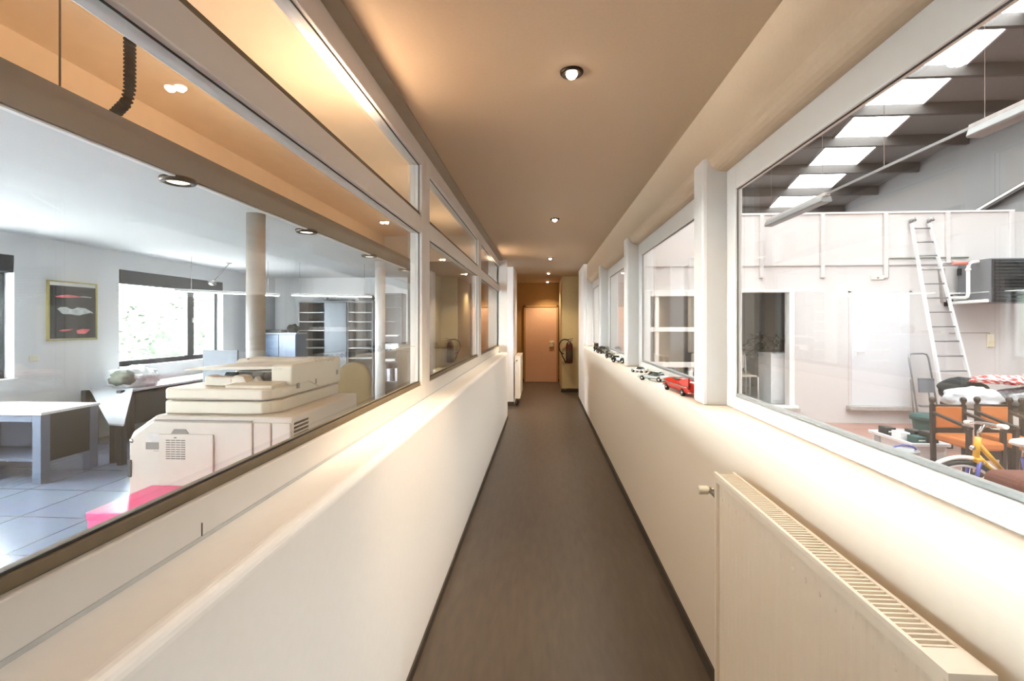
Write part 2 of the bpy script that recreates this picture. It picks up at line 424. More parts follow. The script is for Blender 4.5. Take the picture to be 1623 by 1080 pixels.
# ------------------------------------------------------------------ right windows: four bays between boxed pillars
RZ = [(1.215, 2.175)]
bays = [(-1.6, 2.28), (2.66, 4.385), (4.79, 6.46), (6.87, 8.55)]
for i, (a, b) in enumerate(bays):
    glazed_bay('window_%d' % (i + 4), a, b, 0.89, RZ, 'frameright', 'gasketgrey', 0.903, depth=0.032, gt=0.012, zb=1.155, zt=2.29, side=1, jam0=0.14 if i else 0.4, jam1=(0.105, 0.137, 0.14, 0.06)[i], beadh=0.014)
for i, (a, b) in enumerate([(2.385, 2.54), (4.52, 4.67), (6.60, 6.75), (8.6, 8.75)]):
    sbox('wall_pillar_%s' % ('near', 'second', 'third', 'far')[i], 'frameright', 0.778, 0.915, a, b, 1.153, 2.36, bevel=0.018)

# ------------------------------------------------------------------ corridor downlights
dl = None
ords = ['nearest', 'second', 'third', 'fourth', 'farthest']
for i, y in enumerate([2.076, 4.96, 7.884, 10.2, 12.3]):
    lab = '%s recessed halogen downlight along the corridor ceiling' % ords[i]
    if dl is None:
        dl = thing('ceiling_downlight', lab, 'downlight', (0.125, y, CZ), 0, 'corridor ceiling downlights')
        MB().lathe([(0.036, 0.0), (0.050, 0.0), (0.050, -0.006), (0.044, -0.012), (0.036, -0.010)], (0, 0, 0), 32).build('bezel', 'darkmetal', dl, local=True)
        MB().lathe([(0.001, -0.030), (0.014, -0.027), (0.022, -0.018), (0.025, -0.006), (0.025, 0.0)], (0, 0, 0), 24).build('bulb', 'bulb', dl, local=True)
    else:
        dup(dl, (0.125, y, CZ), 0, lab)
    L = bpy.data.lights.new('halogen', 'SPOT'); L.energy = 32 if i < 3 else 40; L.color = (1.0, 0.78, 0.55); L.spot_size = math.radians(118); L.spot_blend = 0.7
    L.shadow_soft_size = 0.02
    lo = bpy.data.objects.new('halogen_light', L); COL.objects.link(lo); lo.location = (0.125, y, CZ - 0.05)
    if i in (0, 2):
        L2 = bpy.data.lights.new('halogen_beam', 'SPOT'); L2.energy = 78; L2.color = (1.0, 0.74, 0.48); L2.spot_size = math.radians(64); L2.spot_blend = 1.0; L2.shadow_soft_size = 0.02
        l2 = bpy.data.objects.new('halogen_beam', L2); COL.objects.link(l2); l2.location = (0.125, y, CZ - 0.05); l2.rotation_euler = (math.radians(8), math.radians(27), 0)

# ------------------------------------------------------------------ radiators
r = thing('radiator', 'long cream panel radiator with slotted top grille below the right windows', 'radiator', (0.69, 1.3, 0.12))
Z0, Z1 = 0.12, 1.005; Y0, Y1 = 0.80, 1.80
P = MB()
n = 30; xs = 0.638
poly = [(0.650, Y0 + 0.01)]
for k in range(n):
    ya = Y0 + 0.02 + (Y1 - Y0 - 0.04) * k / n; yb = Y0 + 0.02 + (Y1 - Y0 - 0.04) * (k + 1) / n; q = (yb - ya)
    poly += [(xs, ya + q * 0.12), (xs - 0.0011, ya + q * 0.35), (xs - 0.0011, ya + q * 0.65), (xs, ya + q * 0.88)]
poly += [(0.650, Y1 - 0.01)]
P.prism(poly, 'z', Z0 + 0.02, Z1 - 0.03)
P.box(0.632, 0.652, Y0, Y1, Z1 - 0.032, Z1 - 0.012); P.box(0.632, 0.652, Y0, Y1, Z0, Z0 + 0.022)
for k in range(16):
    y = Y0 + 0.05 + (Y1 - Y0 - 0.1) * k / 15
    P.lathe([(0.0005, -0.0006), (0.005, -0.0003), (0.007, 0.001)], (xs - 0.0012, y, Z1 - 0.078), 12, 'x')
P.build('front_panel', 'radiator', r)
MB().box(0.685, 0.700, Y0, Y1, Z0, Z1 - 0.012).build('back_panel', 'radiator', r, bevel=0.003)
S = MB(); S.box(0.630, 0.704, Y0 - 0.012, Y0 + 0.008, Z0 + 0.02, Z1 - 0.013); S.build('side_cover', 'radiator', r, bevel=0.008)
S = MB(); S.box(0.630, 0.704, Y1 - 0.008, Y1 + 0.012, Z0 + 0.02, Z1 - 0.013); S.build('side_cover', 'radiator', r, bevel=0.008)
G = MB(); G.box(0.630, 0.6385, Y0 + 0.05, Y1 + 0.01, Z1 - 0.010, Z1 + 0.001); G.box(0.6955, 0.703, Y0 + 0.05, Y1 + 0.01, Z1 - 0.010, Z1 + 0.001)
G.box(0.630, 0.703, Y0 - 0.012, Y0 + 0.05, Z1 - 0.012, Z1 + 0.001)
ns = 62
for k in range(ns):
    y = Y0 + 0.055 + (Y1 - Y0 - 0.06) * k / ns
    G.box(0.639, 0.695, y, y + 0.0045, Z1 - 0.016, Z1)
G.build('top_grille', 'radiator', r)
MB().box(0.652, 0.685, Y0 + 0.01, Y1 - 0.01, Z0 + 0.05, Z1 - 0.035).build('convector_fins', 'slotdark', r)
V = MB(); V.cyl((0.668, Y1, 0.885), (0.668, Y1 + 0.16, 0.885), 0.009, 12); V.cyl((0.668, Y1 + 0.165, 0.885), (0.700, Y1 + 0.165, 0.885), 0.012, 14); 
v = V.build('valve', 'chrome', r)
MB().lathe([(0.012, 0.0), (0.017, 0.004), (0.017, 0.035), (0.013, 0.042), (0.004, 0.042)], (0.622, Y1 + 0.165, 0.885), 20, 'x').build('thermostat_knob', 'switch', v)
MB().cyl((0.704, Y0 + 0.2, 0.85), (0.7398, Y0 + 0.2, 0.85), 0.02, 10).build('wall_bracket', 'chrome', r)
MB().cyl((0.704, Y1 - 0.2, 0.85), (0.7398, Y1 - 0.2, 0.85), 0.02, 10).build('wall_bracket', 'chrome', r)
MB().cyl((0.668, Y0 + 0.06, 0.0), (0.668, Y0 + 0.06, 0.14), 0.009, 12).build('pipe', 'chrome', r)
r2 = thing('radiator', 'cream radiator seen end-on beyond the left half wall', 'radiator', (-0.47, 9.6, 0.14))
MB().box(-0.525, -0.505, 9.07, 10.15, 0.16, 0.93).build('back_panel', 'radiator', r2, bevel=0.004)
MB().box(-0.44, -0.42, 9.07, 10.15, 0.16, 0.93).build('front_panel', 'radiator', r2, bevel=0.004)
MB().box(-0.527, -0.418, 9.058, 9.072, 0.14, 0.945).build('side_cover', 'radiator', r2, bevel=0.006)
G = MB(); G.box(-0.525, -0.42, 9.072, 10.15, 0.93, 0.944)
G.build('top_grille', 'radiator', r2)
MB().lathe([(0.016, 0), (0.018, 0.006), (0.010, 0.016)], (-0.485, 9.042, 0.86), 18, 'y').build('air_valve', 'chrome', r2)
V = MB(); V.tube([(-0.47, 9.12, 0.16), (-0.47, 9.12, 0.06), (-0.5, 9.12, 0.0)], 0.012, 10); V.build('pipe', 'base', r2)
MB().cyl((-0.5478, 9.3, 0.8), (-0.524, 9.3, 0.8), 0.02, 10).build('wall_bracket', 'chrome', r2)

# ------------------------------------------------------------------ fire extinguisher on the pier
e = thing('fire_extinguisher', 'dark red fire extinguisher with looped black hose on the end pier', 'fire extinguisher', (0.60, 10.88, 0.66))
MB().lathe([(0.03, 0.66), (0.072, 0.67), (0.078, 0.70), (0.078, 1.05), (0.070, 1.10), (0.045, 1.135), (0.025, 1.15), (0.022, 1.17)], (0.60, 10.88, 0), 28).build('cylinder', 'extred', e)
MB().lathe([(0.0785, 0.76), (0.0790, 0.762), (0.0790, 0.95), (0.0785, 0.952)], (0.60, 10.88, 0), 28).build('paper_label', 'extlabel', e)
H = MB(); H.cyl((0.60, 10.88, 1.16), (0.60, 10.88, 1.20), 0.024, 16); H.bar((0.585, 10.88, 1.205), (0.69, 10.85, 1.225), 0.02, 0.012); H.bar((0.59, 10.88, 1.185), (0.68, 10.85, 1.17), 0.02, 0.012)
H.build('valve_head', 'black', e)
MB().lathe([(0.014, 0), (0.014, 0.012), (0.006, 0.014)], (0.60, 10.845, 1.18), 14, 'y').build('pressure_gauge', 'chrome', e)
pts = [(0.58, 10.88, 1.19)]
for k in range(13):
    a = k / 12; ang = PI * 0.5 + a * PI * 0.95
    pts.append((0.50 + 0.13 * math.cos(ang) * 1.0, 10.87, 1.04 + 0.165 * math.sin(ang)))
pts += [(0.42, 10.87, 0.90), (0.46, 10.87, 0.80), (0.50, 10.87, 0.72), (0.525, 10.87, 0.67)]
MB().tube(pts, 0.014, 10).build('hose', 'blackmatte', e)
MB().box(0.575, 0.625, 10.95, 10.972, 0.85, 1.15).build('wall_hook', 'black', e)
MB().box(0.585, 0.615, 10.93, 10.955, 0.98, 1.02).build('strap', 'black', e)

# ------------------------------------------------------------------ toy cars on the right sill
SZ = 1.155
def wheel(parent, x, y, rad, w, hub='chrome'):
    wq = MB().lathe([(rad * 0.55, -w / 2), (rad * 0.95, -w / 2), (rad, -w * 0.3), (rad, w * 0.3), (rad * 0.95, w / 2), (rad * 0.55, w / 2)], (x, y, rad), 20, 'y').build('wheel', 'tyre', parent, local=True)
    MB().lathe([(rad * 0.1, -w * 0.56), (rad * 0.6, -w * 0.52), (rad * 0.6, w * 0.52), (rad * 0.1, w * 0.56)], (x, y, rad), 16, 'y').build('hub', hub, wq, local=True)
def loft(stations, n=16):
    """stations: (x, halfwidth_low, halfwidth_high, z0, z1); rounded cross-sections skinned along x"""
    b = MB(); rings = []
    for x, wl, wh, z0, z1 in stations:
        ring = []
        for k in range(n):
            a = 2 * PI * k / n; cx = math.copysign(abs(math.cos(a)) ** 0.55, math.cos(a)); cz = math.copysign(abs(math.sin(a)) ** 0.6, math.sin(a))
            w = wl + (wh - wl) * (cz + 1) / 2
            ring.append(b.bm.verts.new((x, cx * w, (z0 + z1) / 2 + cz * (z1 - z0) / 2)))
        rings.append(ring)
    for A, B in zip(rings, rings[1:]):
        for k in range(n):
            f = b.bm.faces.new((A[k], A[(k + 1) % n], B[(k + 1) % n], B[k])); f.smooth = True
    b.bm.faces.new(rings[0][::-1]); b.bm.faces.new(rings[-1])
    return b
G_CARS = 'toy cars lined up on the right windowsill'
def saloon(name, label, loc, rz, L, paint, roofpaint=None, fins=False, H=0.068, W=0.082, hubs='chrome', zf=0.62):
    c = thing(name, label, 'toy car', loc, rz, G_CARS)
    h = H; w = W / 2; l = L / 2; zb = 0.016
    zm = h * zf
    st = [(-l, w * .72, w * .66, zb + .006, zm * .80), (-l * .96, w * .92, w * .86, zb, zm * .95), (-l * .6, w, w * .92, zb - .003, zm), (-l * .1, w, w * .92, zb - .003, zm), (l * .3, w, w * .92, zb - .003, zm), (l * .7, w, w * .9, zb - .003, zm * .95), (l * .93, w * .94, w * .82, zb, zm * .85), (l, w * .7, w * .6, zb + .006, zm * .72)]
    loft(st).build('body', paint, c, local=True)
    cab = [(-l * .62, w * .8, w * .55, zm - .008, zm + .002), (-l * .45, w * .86, w * .6, zm - .008, h * .93), (-l * .15, w * .88, w * .66, zm - .008, h), (l * .1, w * .86, w * .62, zm - .008, h * .96), (l * .3, w * .8, w * .5, zm - .008, zm + .002)]
    g = loft(cab).build('cabin_glass', 'carglass', c, local=True)
    rf = [(-l * .44, w * .56, w * .5, h * .88, h * .955), (-l * .2, w * .70, w * .58, h * .9, h * 1.02), (l * .08, w * .66, w * .54, h * .9, h * .985), (l * .13, w * .5, w * .4, h * .9, h * .95)]
    loft(rf).build('roof', roofpaint or paint, c, local=True)
    for sx in (-.62, .6):
        for sy in (-1, 1): wheel(c, l * sx, sy * w * .88, H * 0.24, .016, hubs)
    for sx in (-1, 1): MB().tube([(sx * l * .97, -w * .9, zb + .01), (sx * l * 1.01, -w * .6, zb + .01), (sx * l * 1.01, w * .6, zb + .01), (sx * l * .97, w * .9, zb + .01)], .004, 8).build('bumper', 'chrome', c, local=True)
    for sy in (-1, 1):
        MB().ball((l * .97, sy * w * .62, zm * .66), .003, .007, .007, 2).build('headlamp', 'chrome', c, local=True)
    if fins:
        for sy in (-1, 1):
            MB().prism([(-l * 1.0, zm * .55), (-l * .3, zm * .9), (-l * .55, zm * 1.08), (-l * 1.04, zm * 1.28)], 'y', sy * w * .78, sy * w * .95).build('tail_fin', paint, c, local=True)
            MB().lathe([(.002, -.012), (.006, 0), (.006, .004)], (-l * 1.0, sy * w * .86, zm * .75), 12, 'x').build('tail_lamp', 'carglass', c, local=True)
        S_ = MB()
        for sy in (-1, 1): S_.box(-l * .95, l * .95, sy * w * 1.0 - .001, sy * w * 1.0 + .001, zm * .62, zm * .68)
        S_.build('side_trim', 'chrome', c, local=True)
    return c
def vintage(name, label, loc, rz, L, paint, fender, H=0.08, W=0.075, box=False):
    c = thing(name, label, 'toy car', loc, rz, G_CARS)
    l = L / 2; w = W / 2; R = H * .25
    loft([(l * .92, w * .38, w * .34, R * .8, H * .56), (l * .5, w * .44, w * .4, R * .8, H * .62), (l * .2, w * .52, w * .48, R * .8, H * .64)]).build('bonnet', paint, c, local=True)
    if box:
        B = MB(); B.box(-l * .9, l * .22, -w * .8, w * .8, R * 1.0, H); B.build('body', paint, c, bevel=.008, local=True)
    else:
        loft([(-l * .9, w * .6, w * .5, R * .9, H * .75), (-l * .75, w * .7, w * .62, R * .8, H * .95), (-l * .2, w * .74, w * .66, R * .8, H), (l * .18, w * .72, w * .62, R * .8, H * .97), (l * .24, w * .66, w * .55, R * .8, H * .9)]).build('body', paint, c, local=True)
    Wn = MB()
    for sy in (-1, 1): Wn.box(-l * .65, l * .12, sy * w * .74 - .004, sy * w * .74 + .004, H * .66, H * .88)
    Wn.build('window_glass', 'carglass', c, local=True)
    for sy in (-1, 1):
        for sx in (.62, -.55):
            pts = []
            for k in range(9):
                a = PI * (0.02 + .98 * k / 8); pts.append((l * sx + R * 1.45 * math.cos(a), sy * w * .86, R + R * 1.4 * math.sin(a)))
            MB().tube(pts, [.003] + [.008] * 7 + [.004], 8).build('fender', fender, c, local=True)
        MB().box(-l * .28, l * .36, sy * w * .86 - .009, sy * w * .86 + .009, R * .8, R * 1.1).build('running_board', fender, c, local=True)
        MB().ball((l * .93, sy * w * .55, H * .5), .007, .008, .008, 2).build('headlamp', 'chrome', c, local=True)
        for sx in (.62, -.55): wheel(c, l * sx, sy * w * .86, R, .013)
    MB().box(l * .9, l * .96, -w * .36, w * .36, R * .8, H * .56).build('grille', 'chrome', c, local=True)
    return c
saloon('toy_car', 'long red toy car on the sill behind the nearest white pillar', (0.80, 2.815, SZ), math.radians(95), 0.41, 'carred', 'carred', True, 0.086, 0.10, zf=0.96)
saloon('toy_car', 'silver toy coupe standing just beyond the red toy car', (0.775, 3.40, SZ), math.radians(128), 0.235, 'carsilver', None, False, 0.070, 0.085)
saloon('toy_car', 'small white toy car with dark windows beyond the silver coupe', (0.79, 3.98, SZ), math.radians(125), 0.150, 'carwhite', 'black', False, 0.046, 0.06)
vintage('toy_car', 'white vintage toy car with black wings beside the second pillar', (0.79, 4.95, SZ), math.radians(-60), 0.24, 'carwhite', 'black', 0.085)
vintage('toy_car', 'grey open vintage toy car behind the white vintage one', (0.79, 5.55, SZ), math.radians(-70), 0.22, 'cargrey', 'black', 0.072)
vintage('toy_car', 'dark boxy toy van, farthest along the right sill', (0.80, 6.95, SZ), math.radians(-85), 0.30, 'carolive', 'black', 0.12, 0.10, True)
vintage('toy_car', 'olive vintage toy car just in front of the boxy toy van', (0.80, 6.52, SZ), math.radians(-80), 0.24, 'carolive', 'carolive', 0.10, 0.09)

# ================================================================== OFFICE (left)
WX = -6.02
struct(MB().box(-6.3, -0.70, -3.0, 10.6, -0.1, 0.0).build('floor', 'officefloor', local=True))
sbox('ceiling', 'officeceil', -6.3, -2.54, -3.0, 10.6, 2.588, 2.80)
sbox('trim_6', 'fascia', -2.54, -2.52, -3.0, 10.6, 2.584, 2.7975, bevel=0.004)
sbox('trim_7', 'frame', -2.575, -2.541, -3.0, 10.6, 2.575, 2.588)
sbox('ceiling', 'voidwall', -3.7, -0.80, -3.0, 10.6, 3.5, 3.6)
sbox('wall_void', 'voidwall', -3.7, -3.51, -3.0, 10.6, 2.80, 3.5)
sbox('wall_void_right', 'voidwall', -0.84, -0.80, -3.0, 10.6, CZ, 3.5)
sbox('wall_office_far', 'officewall', -6.3, -0.84, 10.45, 10.6, 0, 3.5)
B = MB()
B.box(-6.3, -5.6, -3.1, -3.0, 0, 3.5); B.box(-5.6, -4.6, -3.1, -3.0, 0, 0.85); B.box(-5.6, -4.6, -3.1, -3.0, 2.4, 3.5); B.box(-4.6, -0.84, -3.1, -3.0, 0, 3.5)
struct(B.build('wall_office_near', 'officewall'))
w = empty_struct('window_30', (-5.1, -3.05, 0.85))  # unseen window added for more daylight in the office
F = MB()
for x in (-5.6, -4.66): F.box(x, x + 0.06, -3.08, -3.02, 0.85, 2.4)
F.box(-5.54, -4.66, -3.08, -3.02, 0.85, 0.91); F.box(-5.54, -4.66, -3.08, -3.02, 2.34, 2.4)
F.build('window_frame', 'anthracite', w)
MB().box(-5.55, -4.65, -3.055, -3.045, 0.90, 2.35).build('pane', 'officeglass', w)
sbox('wall_office_inner', 'wall', -0.84, -0.80, -3.0, -2.0, 0, 3.5)
sbox('wall_brown', 'brown', -2.70, -0.84, 9.46, 9.56, 0, 2.80)
# window wall with four openings
ops = [(-2.4, -0.2), (0.6, 2.4), (2.9, 5.10), (6.46, 8.68)]  # first two windows are out of view, added as light sources
WZ0, WZ1 = 0.935, 2.335
B = MB(); cur = -3.0
for a, b in ops:
    B.box(-6.25, WX, cur, a, 0, 2.6); B.box(-6.25, WX, a, b, 0, WZ0); B.box(-6.25, WX, a, b, WZ1, 2.6); cur = b
B.box(-6.25, WX, cur, 10.6, 0, 2.6)
struct(B.build('wall_window_side', 'officewall'))
for i, (a, b) in enumerate(ops):
    w = empty_struct('window_%d' % (8 + i), (-6.17, (a + b) / 2, WZ0))
    x0, x1 = -6.21, -6.14; F = MB()
    mz = a + (b - a) * 0.70
    F.box(x0, x1, a, b, WZ0, WZ0 + 0.075); F.box(x0, x1, a, b, WZ1 - 0.06, WZ1)
    F.box(x0, x1, a, a + 0.06, WZ0 + 0.075, WZ1 - 0.06); F.box(x0, x1, b - 0.06, b, WZ0 + 0.075, WZ1 - 0.06); F.box(x0, x1, mz - 0.075, mz + 0.075, WZ0 + 0.075, WZ1 - 0.06)
    F.build('window_frame', 'anthracite', w, bevel=0.006)
    MB().box(-6.185, -6.175, a + 0.05, b - 0.05, WZ0 + 0.07, WZ1 - 0.05).build('pane', 'officeglass', w)
    MB().box(-6.15, WX + 0.004, a + 0.005, b - 0.005, WZ1 - 0.20, WZ1 - 0.002).build('roller_box', 'anthracite', w, bevel=0.008)
    S = MB()
    for k in range(4): S.box(-6.125, -6.085, a + 0.02, b - 0.40, WZ1 - 0.225 - k * 0.025, WZ1 - 0.219 - k * 0.025)
    S.build('blind_slats', 'blind', w)
    MB().box(-6.15, WX + 0.03, a - 0.02, b + 0.02, WZ0 - 0.022, WZ0).build('window_ledge', 'frame', w, bevel=0.004)
    hh = MB(); hh.box(-6.14, -6.125, mz + 0.03, mz + 0.055, 1.58, 1.66); hh.tube([(-6.13, mz + 0.042, 1.62), (-6.095, mz + 0.042, 1.62), (-6.095, mz + 0.042, 1.51)], 0.01, 8)
    hh.build('window_handle', 'lampwhite', w)

# garden outside
struct(MB().box(-60, -0.9, -40, 50, -0.5, -0.4).build('floor_garden', 'ground'))
def shrub(loc, rx, rz, seed, label):
    g = thing('garden_shrub', label, 'shrub', loc, 0, 'shrubs outside the office window')
    rnd = random.Random(seed); b = MB()
    for k in range(1500):
        a = rnd.uniform(0, 2 * PI); t = rnd.uniform(-0.2, 1); rr = math.sqrt(max(0, 1 - t * t)) * rnd.uniform(0.6, 1.06)
        p = Vector((rx * rr * math.cos(a), rx * rr * math.sin(a), rz * (0.45 + 0.5 * t)))
        d = Vector((rnd.gauss(0, 1), rnd.gauss(0, 1), rnd.gauss(0, .6))).normalized(); s = d.orthogonal().normalized(); l = rnd.uniform(.09, .17)
        b.quad(p, p + d * l * .5 + s * l * .3, p + d * l, p + d * l * .5 - s * l * .3)
    b.lump((0, 0, rz * .5), rx * .85, rx * .85, rz * .46, seed, .25, None, 4, 3)
    b.build('foliage', 'bush', g, local=True)
    st = MB()
    for k in range(5):
        a = k * 1.256; st.tube([(0, 0, 0), (rx * .25 * math.cos(a), rx * .25 * math.sin(a), rz * .4), (rx * .5 * math.cos(a), rx * .5 * math.sin(a), rz * .75)], [.05, .035, .015], 6)
    st.build('stems', 'brown', g, local=True)
shrub((-10.4, 9.9, -0.4), 1.4, 2.3, 1, 'round leafy shrub outside, at the left of the office window view')
shrub((-10.6, 13.1, -0.4), 1.4, 2.9, 2, 'taller leafy shrub outside, at the right of the office window view')

# columns
for y, lab in ((4.36, 'round pale column rising behind the cream copier'), (7.83, 'round pale column between the brown chair and the binder shelf')):
    c = thing('column', lab, 'column', (-2.70, y, 0))
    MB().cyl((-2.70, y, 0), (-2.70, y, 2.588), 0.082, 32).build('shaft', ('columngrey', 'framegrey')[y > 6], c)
    MB().lathe([(0.09, 0), (0.09, 0.06), (0.083, 0.065)], (-2.70, y, 0), 32).build('foot_ring', 'base', c)

# ceiling spots on the fascia edge
sp = None
for i, y in enumerate((3.27, 5.14, 7.06, 8.90)):
    lab = '%s round dark-rimmed spotlight on the office ceiling edge' % ('nearest', 'second', 'third', 'farthest')[i]
    if sp is None:
        sp = thing('ceiling_spotlight', lab, 'spotlight', (-2.60, y, 2.588), 0, 'spotlights along the office ceiling edge')
        MB().lathe([(0.075, 0.0), (0.115, 0.0), (0.118, -0.012), (0.108, -0.03), (0.082, -0.034), (0.075, -0.02)], (0, 0, 0), 36).build('rim', 'darkmetal', sp, local=True)
        MB().lathe([(0.001, -0.026), (0.06, -0.024), (0.078, -0.018), (0.078, 0.0)], (0, 0, 0), 32).build('lens', 'spotlens', sp, local=True)
    else: dup(sp, (-2.60, y, 2.588), 0, lab)

# hose and cable dropping from the void to the suspended ceiling
pts = []; N = 150
hx, hy = -2.44, 2.69
path = [Vector((hx, hy, 3.5)), Vector((hx, hy, 3.1)), Vector((hx, hy, 2.95)), Vector((hx - 0.008, hy, 2.91)), Vector((hx - 0.03, hy + 0.01, 2.87)), Vector((hx - 0.15, hy + 0.04, 2.80))]
def hose_shape():
    dense = []; rad = []
    segs = [(path[i], path[i + 1]) for i in range(len(path) - 1)]; tot = sum((b - a).length for a, b in segs)
    n = 130
    for k in range(n + 1):
        d = tot * k / n
        for a, b in segs:
            L = (b - a).length
            if d <= L + 1e-6: dense.append(a + (b - a) * (d / L)); break
            d -= L
        rad.append(0.032 if k % 4 < 2 else 0.022)
    return dense, rad
# ================================================================== copier
cp = thing('copier', 'large cream office copier with document feeder behind the left glass', 'copier', (-1.96, 3.2, 0))
prof = [(-2.300, 1.006), (-2.445, 0.905), (-2.466, 0.86), (-2.466, 0.08), (-1.46, 0.08), (-1.46, 1.006)]
MB().prism(prof, 'y', 2.715, 3.70).build('lower_body', 'copier', cp, bevel=0.012)
MB().box(-2.40, -1.52, 2.78, 3.62, 0.0, 0.08).build('plinth', 'copierdark', cp)
prof2 = [(-2.305, 0.972), (-2.43, 0.885), (-2.452, 0.85), (-2.452, 0.12), (-1.695, 0.12), (-1.695, 0.972)]
MB().prism(prof2, 'y', 2.700, 2.718).build('side_cover', 'copier', cp, bevel=0.006)
MB().box(-1.688, -1.585, 2.702, 2.718, 0.12, 0.972).build('side_panel', 'copier', cp, bevel=0.005)
MB().box(-1.578, -1.468, 2.704, 2.718, 0.12, 0.972).build('side_panel', 'copier', cp, bevel=0.005)
s = MB(); s.box(-2.300, -1.70, 2.706, 2.716, 0.976, 0.982); s.build('cover_seam', 'copierdark', cp)
d = MB(); d.box(-2.262, -1.925, 2.690, 2.703, 0.44, 0.902); td = d.build('tray_door', 'copier', cp, bevel=0.006)
MB().box(-2.345, -2.262, 2.697, 2.7015, 0.808, 0.905).build('grip_recess', 'threshold', cp, bevel=0.003)
MB().box(-2.345, -2.262, 2.694, 2.699, 0.808, 0.85).build('recess_step', 'copierdark', cp, bevel=0.003)
lo_ = MB(); lo_.prism([(-2.19, 0.903), (-2.17, 0.93), (-2.10, 0.93), (-2.08, 0.903)], 'y', 2.696, 2.7015); lo_.build('latch_recess', 'copierdark', cp)
vs = MB()
for k in range(10):
    if k == 0: vs.box(-2.165, -2.150, 2.6885, 2.6915, 0.878, 0.884)
    else:
        z = 0.868 - (k - 1) * 0.0135
        for q in range(4): vs.box(-2.215 + q * 0.031, -2.215 + q * 0.031 + 0.026, 2.6885, 2.6915, z - 0.005, z)
vs.build('vent_slots', 'slotdark', td)
sb = MB(); sb.box(-2.30, -1.95, 2.699, 2.7015, 0.797, 0.800); sb.build('seam_line', 'copierdark', cp)
MB().box(-2.458, -2.436, 2.694, 2.703, 0.64, 0.745).build('side_handle', 'black', cp, bevel=0.008)
MB().lathe([(0.001, -0.004), (0.011, -0.003), (0.013, 0.0)], (-2.437, 2.699, 0.855), 16, 'y').build('lock', 'chrome', cp)
gv = MB()
for a in range(13):
    for k in range(11):
        gv.box(-1.4615, -1.457, 2.735 + a * 0.0135, 2.742 + a * 0.0135, 0.72 + k * 0.0235, 0.733 + k * 0.0235)
gv.build('side_vent', 'slotdark', cp)
# scanner unit
MB().prism([(-2.30, 2.80), (-2.28, 2.765), (-1.675, 2.765), (-1.635, 2.80), (-1.60, 2.86), (-1.60, 3.68), (-2.30, 3.68)], 'z', 1.008, 1.084).build('scanner_bed', 'copier2', cp, bevel=0.008)
MB().prism([(-2.30, 2.80), (-2.28, 2.765), (-1.675, 2.765), (-1.635, 2.80), (-1.605, 2.86), (-1.605, 3.68), (-2.30, 3.68)], 'z', 1.092, 1.160).build('scanner_lid', 'copier2', cp, bevel=0.012)
MB().box(-2.27, -1.66, 2.80, 3.66, 1.08, 1.095).build('lid_gap', 'copierdark', cp)
MB().prism([(2.80, 1.155), (2.80, 1.178), (2.97, 1.186), (2.97, 1.155)], 'x', -1.93, -1.63).build('lid_rise', 'copier2', cp, bevel=0.006)
MB().prism([(2.965, 1.156), (2.965, 1.278), (2.985, 1.29), (3.70, 1.294), (3.70, 1.10), (3.35, 1.10), (3.2, 1.156)], 'x', -1.735, -1.597).build('feeder_body', 'copier2', cp, bevel=0.010)
MB().prism([(3.42, 1.156), (3.42, 1.262), (3.46, 1.29), (3.69, 1.292), (3.69, 1.156)], 'x', -2.28, -1.735).build('feeder_head', 'copier2', cp, bevel=0.012)
MB().prism([(-2.36, 1.250), (-2.34, 1.244), (-1.735, 1.256), (-1.735, 1.276), (-2.20, 1.270), (-2.33, 1.257)], 'y', 3.00, 3.44).build('document_tray', 'copier2', cp, bevel=0.004)
fr_ = MB(); fr_.prism([(-2.13, 1.16), (-2.13, 1.222), (-2.11, 1.226), (-2.07, 1.214), (-1.95, 1.214), (-1.93, 1.228), (-1.88, 1.220), (-1.855, 1.18), (-1.855, 1.16)], 'y', 2.90, 2.99)
fr_.build('exit_tray_lip', 'copier2', cp, bevel=0.005)
MB().box(-2.085, -1.955, 2.896, 2.902, 1.182, 1.206).build('lip_inset', 'copier', cp, bevel=0.003)
for x in (-2.07, -1.975, -1.88, -1.80): MB().cyl((x - 0.038, 3.08, 1.205), (x + 0.036, 3.08, 1.205), 0.024, 14).build('feed_roller', 'blackmatte', cp)
MB().prism([(-2.10, 1.158), (-2.06, 1.235), (-1.735, 1.240), (-1.735, 1.158)], 'y', 3.12, 3.40).build('feeder_underside', 'copierdark', cp)
gr = MB(); gr.prism([(-1.86, 1.16), (-1.83, 1.215), (-1.80, 1.165)], 'y', 2.95, 3.0); gr.build('paper_guide', 'palegrey', cp)
nt_ = MB(); nt_.box(-1.6, -1.594, 3.03, 3.06, 1.13, 1.165); nt_.box(-1.6, -1.594, 3.28, 3.30, 1.13, 1.165); nt_.box(-1.6, -1.594, 3.62, 3.65, 1.16, 1.195)
nt_.build('side_clip', 'copierdark', cp)
MB().box(-2.02, -1.82, 3.52, 3.62, 1.2905, 1.2945).build('feeder_cover_line', 'copier', cp)
MB().ball((-2.20, 3.46, 1.288), 0.011, 0.011, 0.006, 2).build('indicator_lamp', 'black', cp)

pk = thing('cardboard_box', 'glossy magenta box on the floor in front of the copier', 'box', (-1.75, 2.48, 0))
MB().box(-2.292, -1.25, 2.275, 2.680, 0, 0.588).build('carton', 'pink', pk, bevel=0.006)
MB().box(-2.296, -1.246, 2.271, 2.684, 0.560, 0.602).build('lid', 'pink', pk, bevel=0.005)

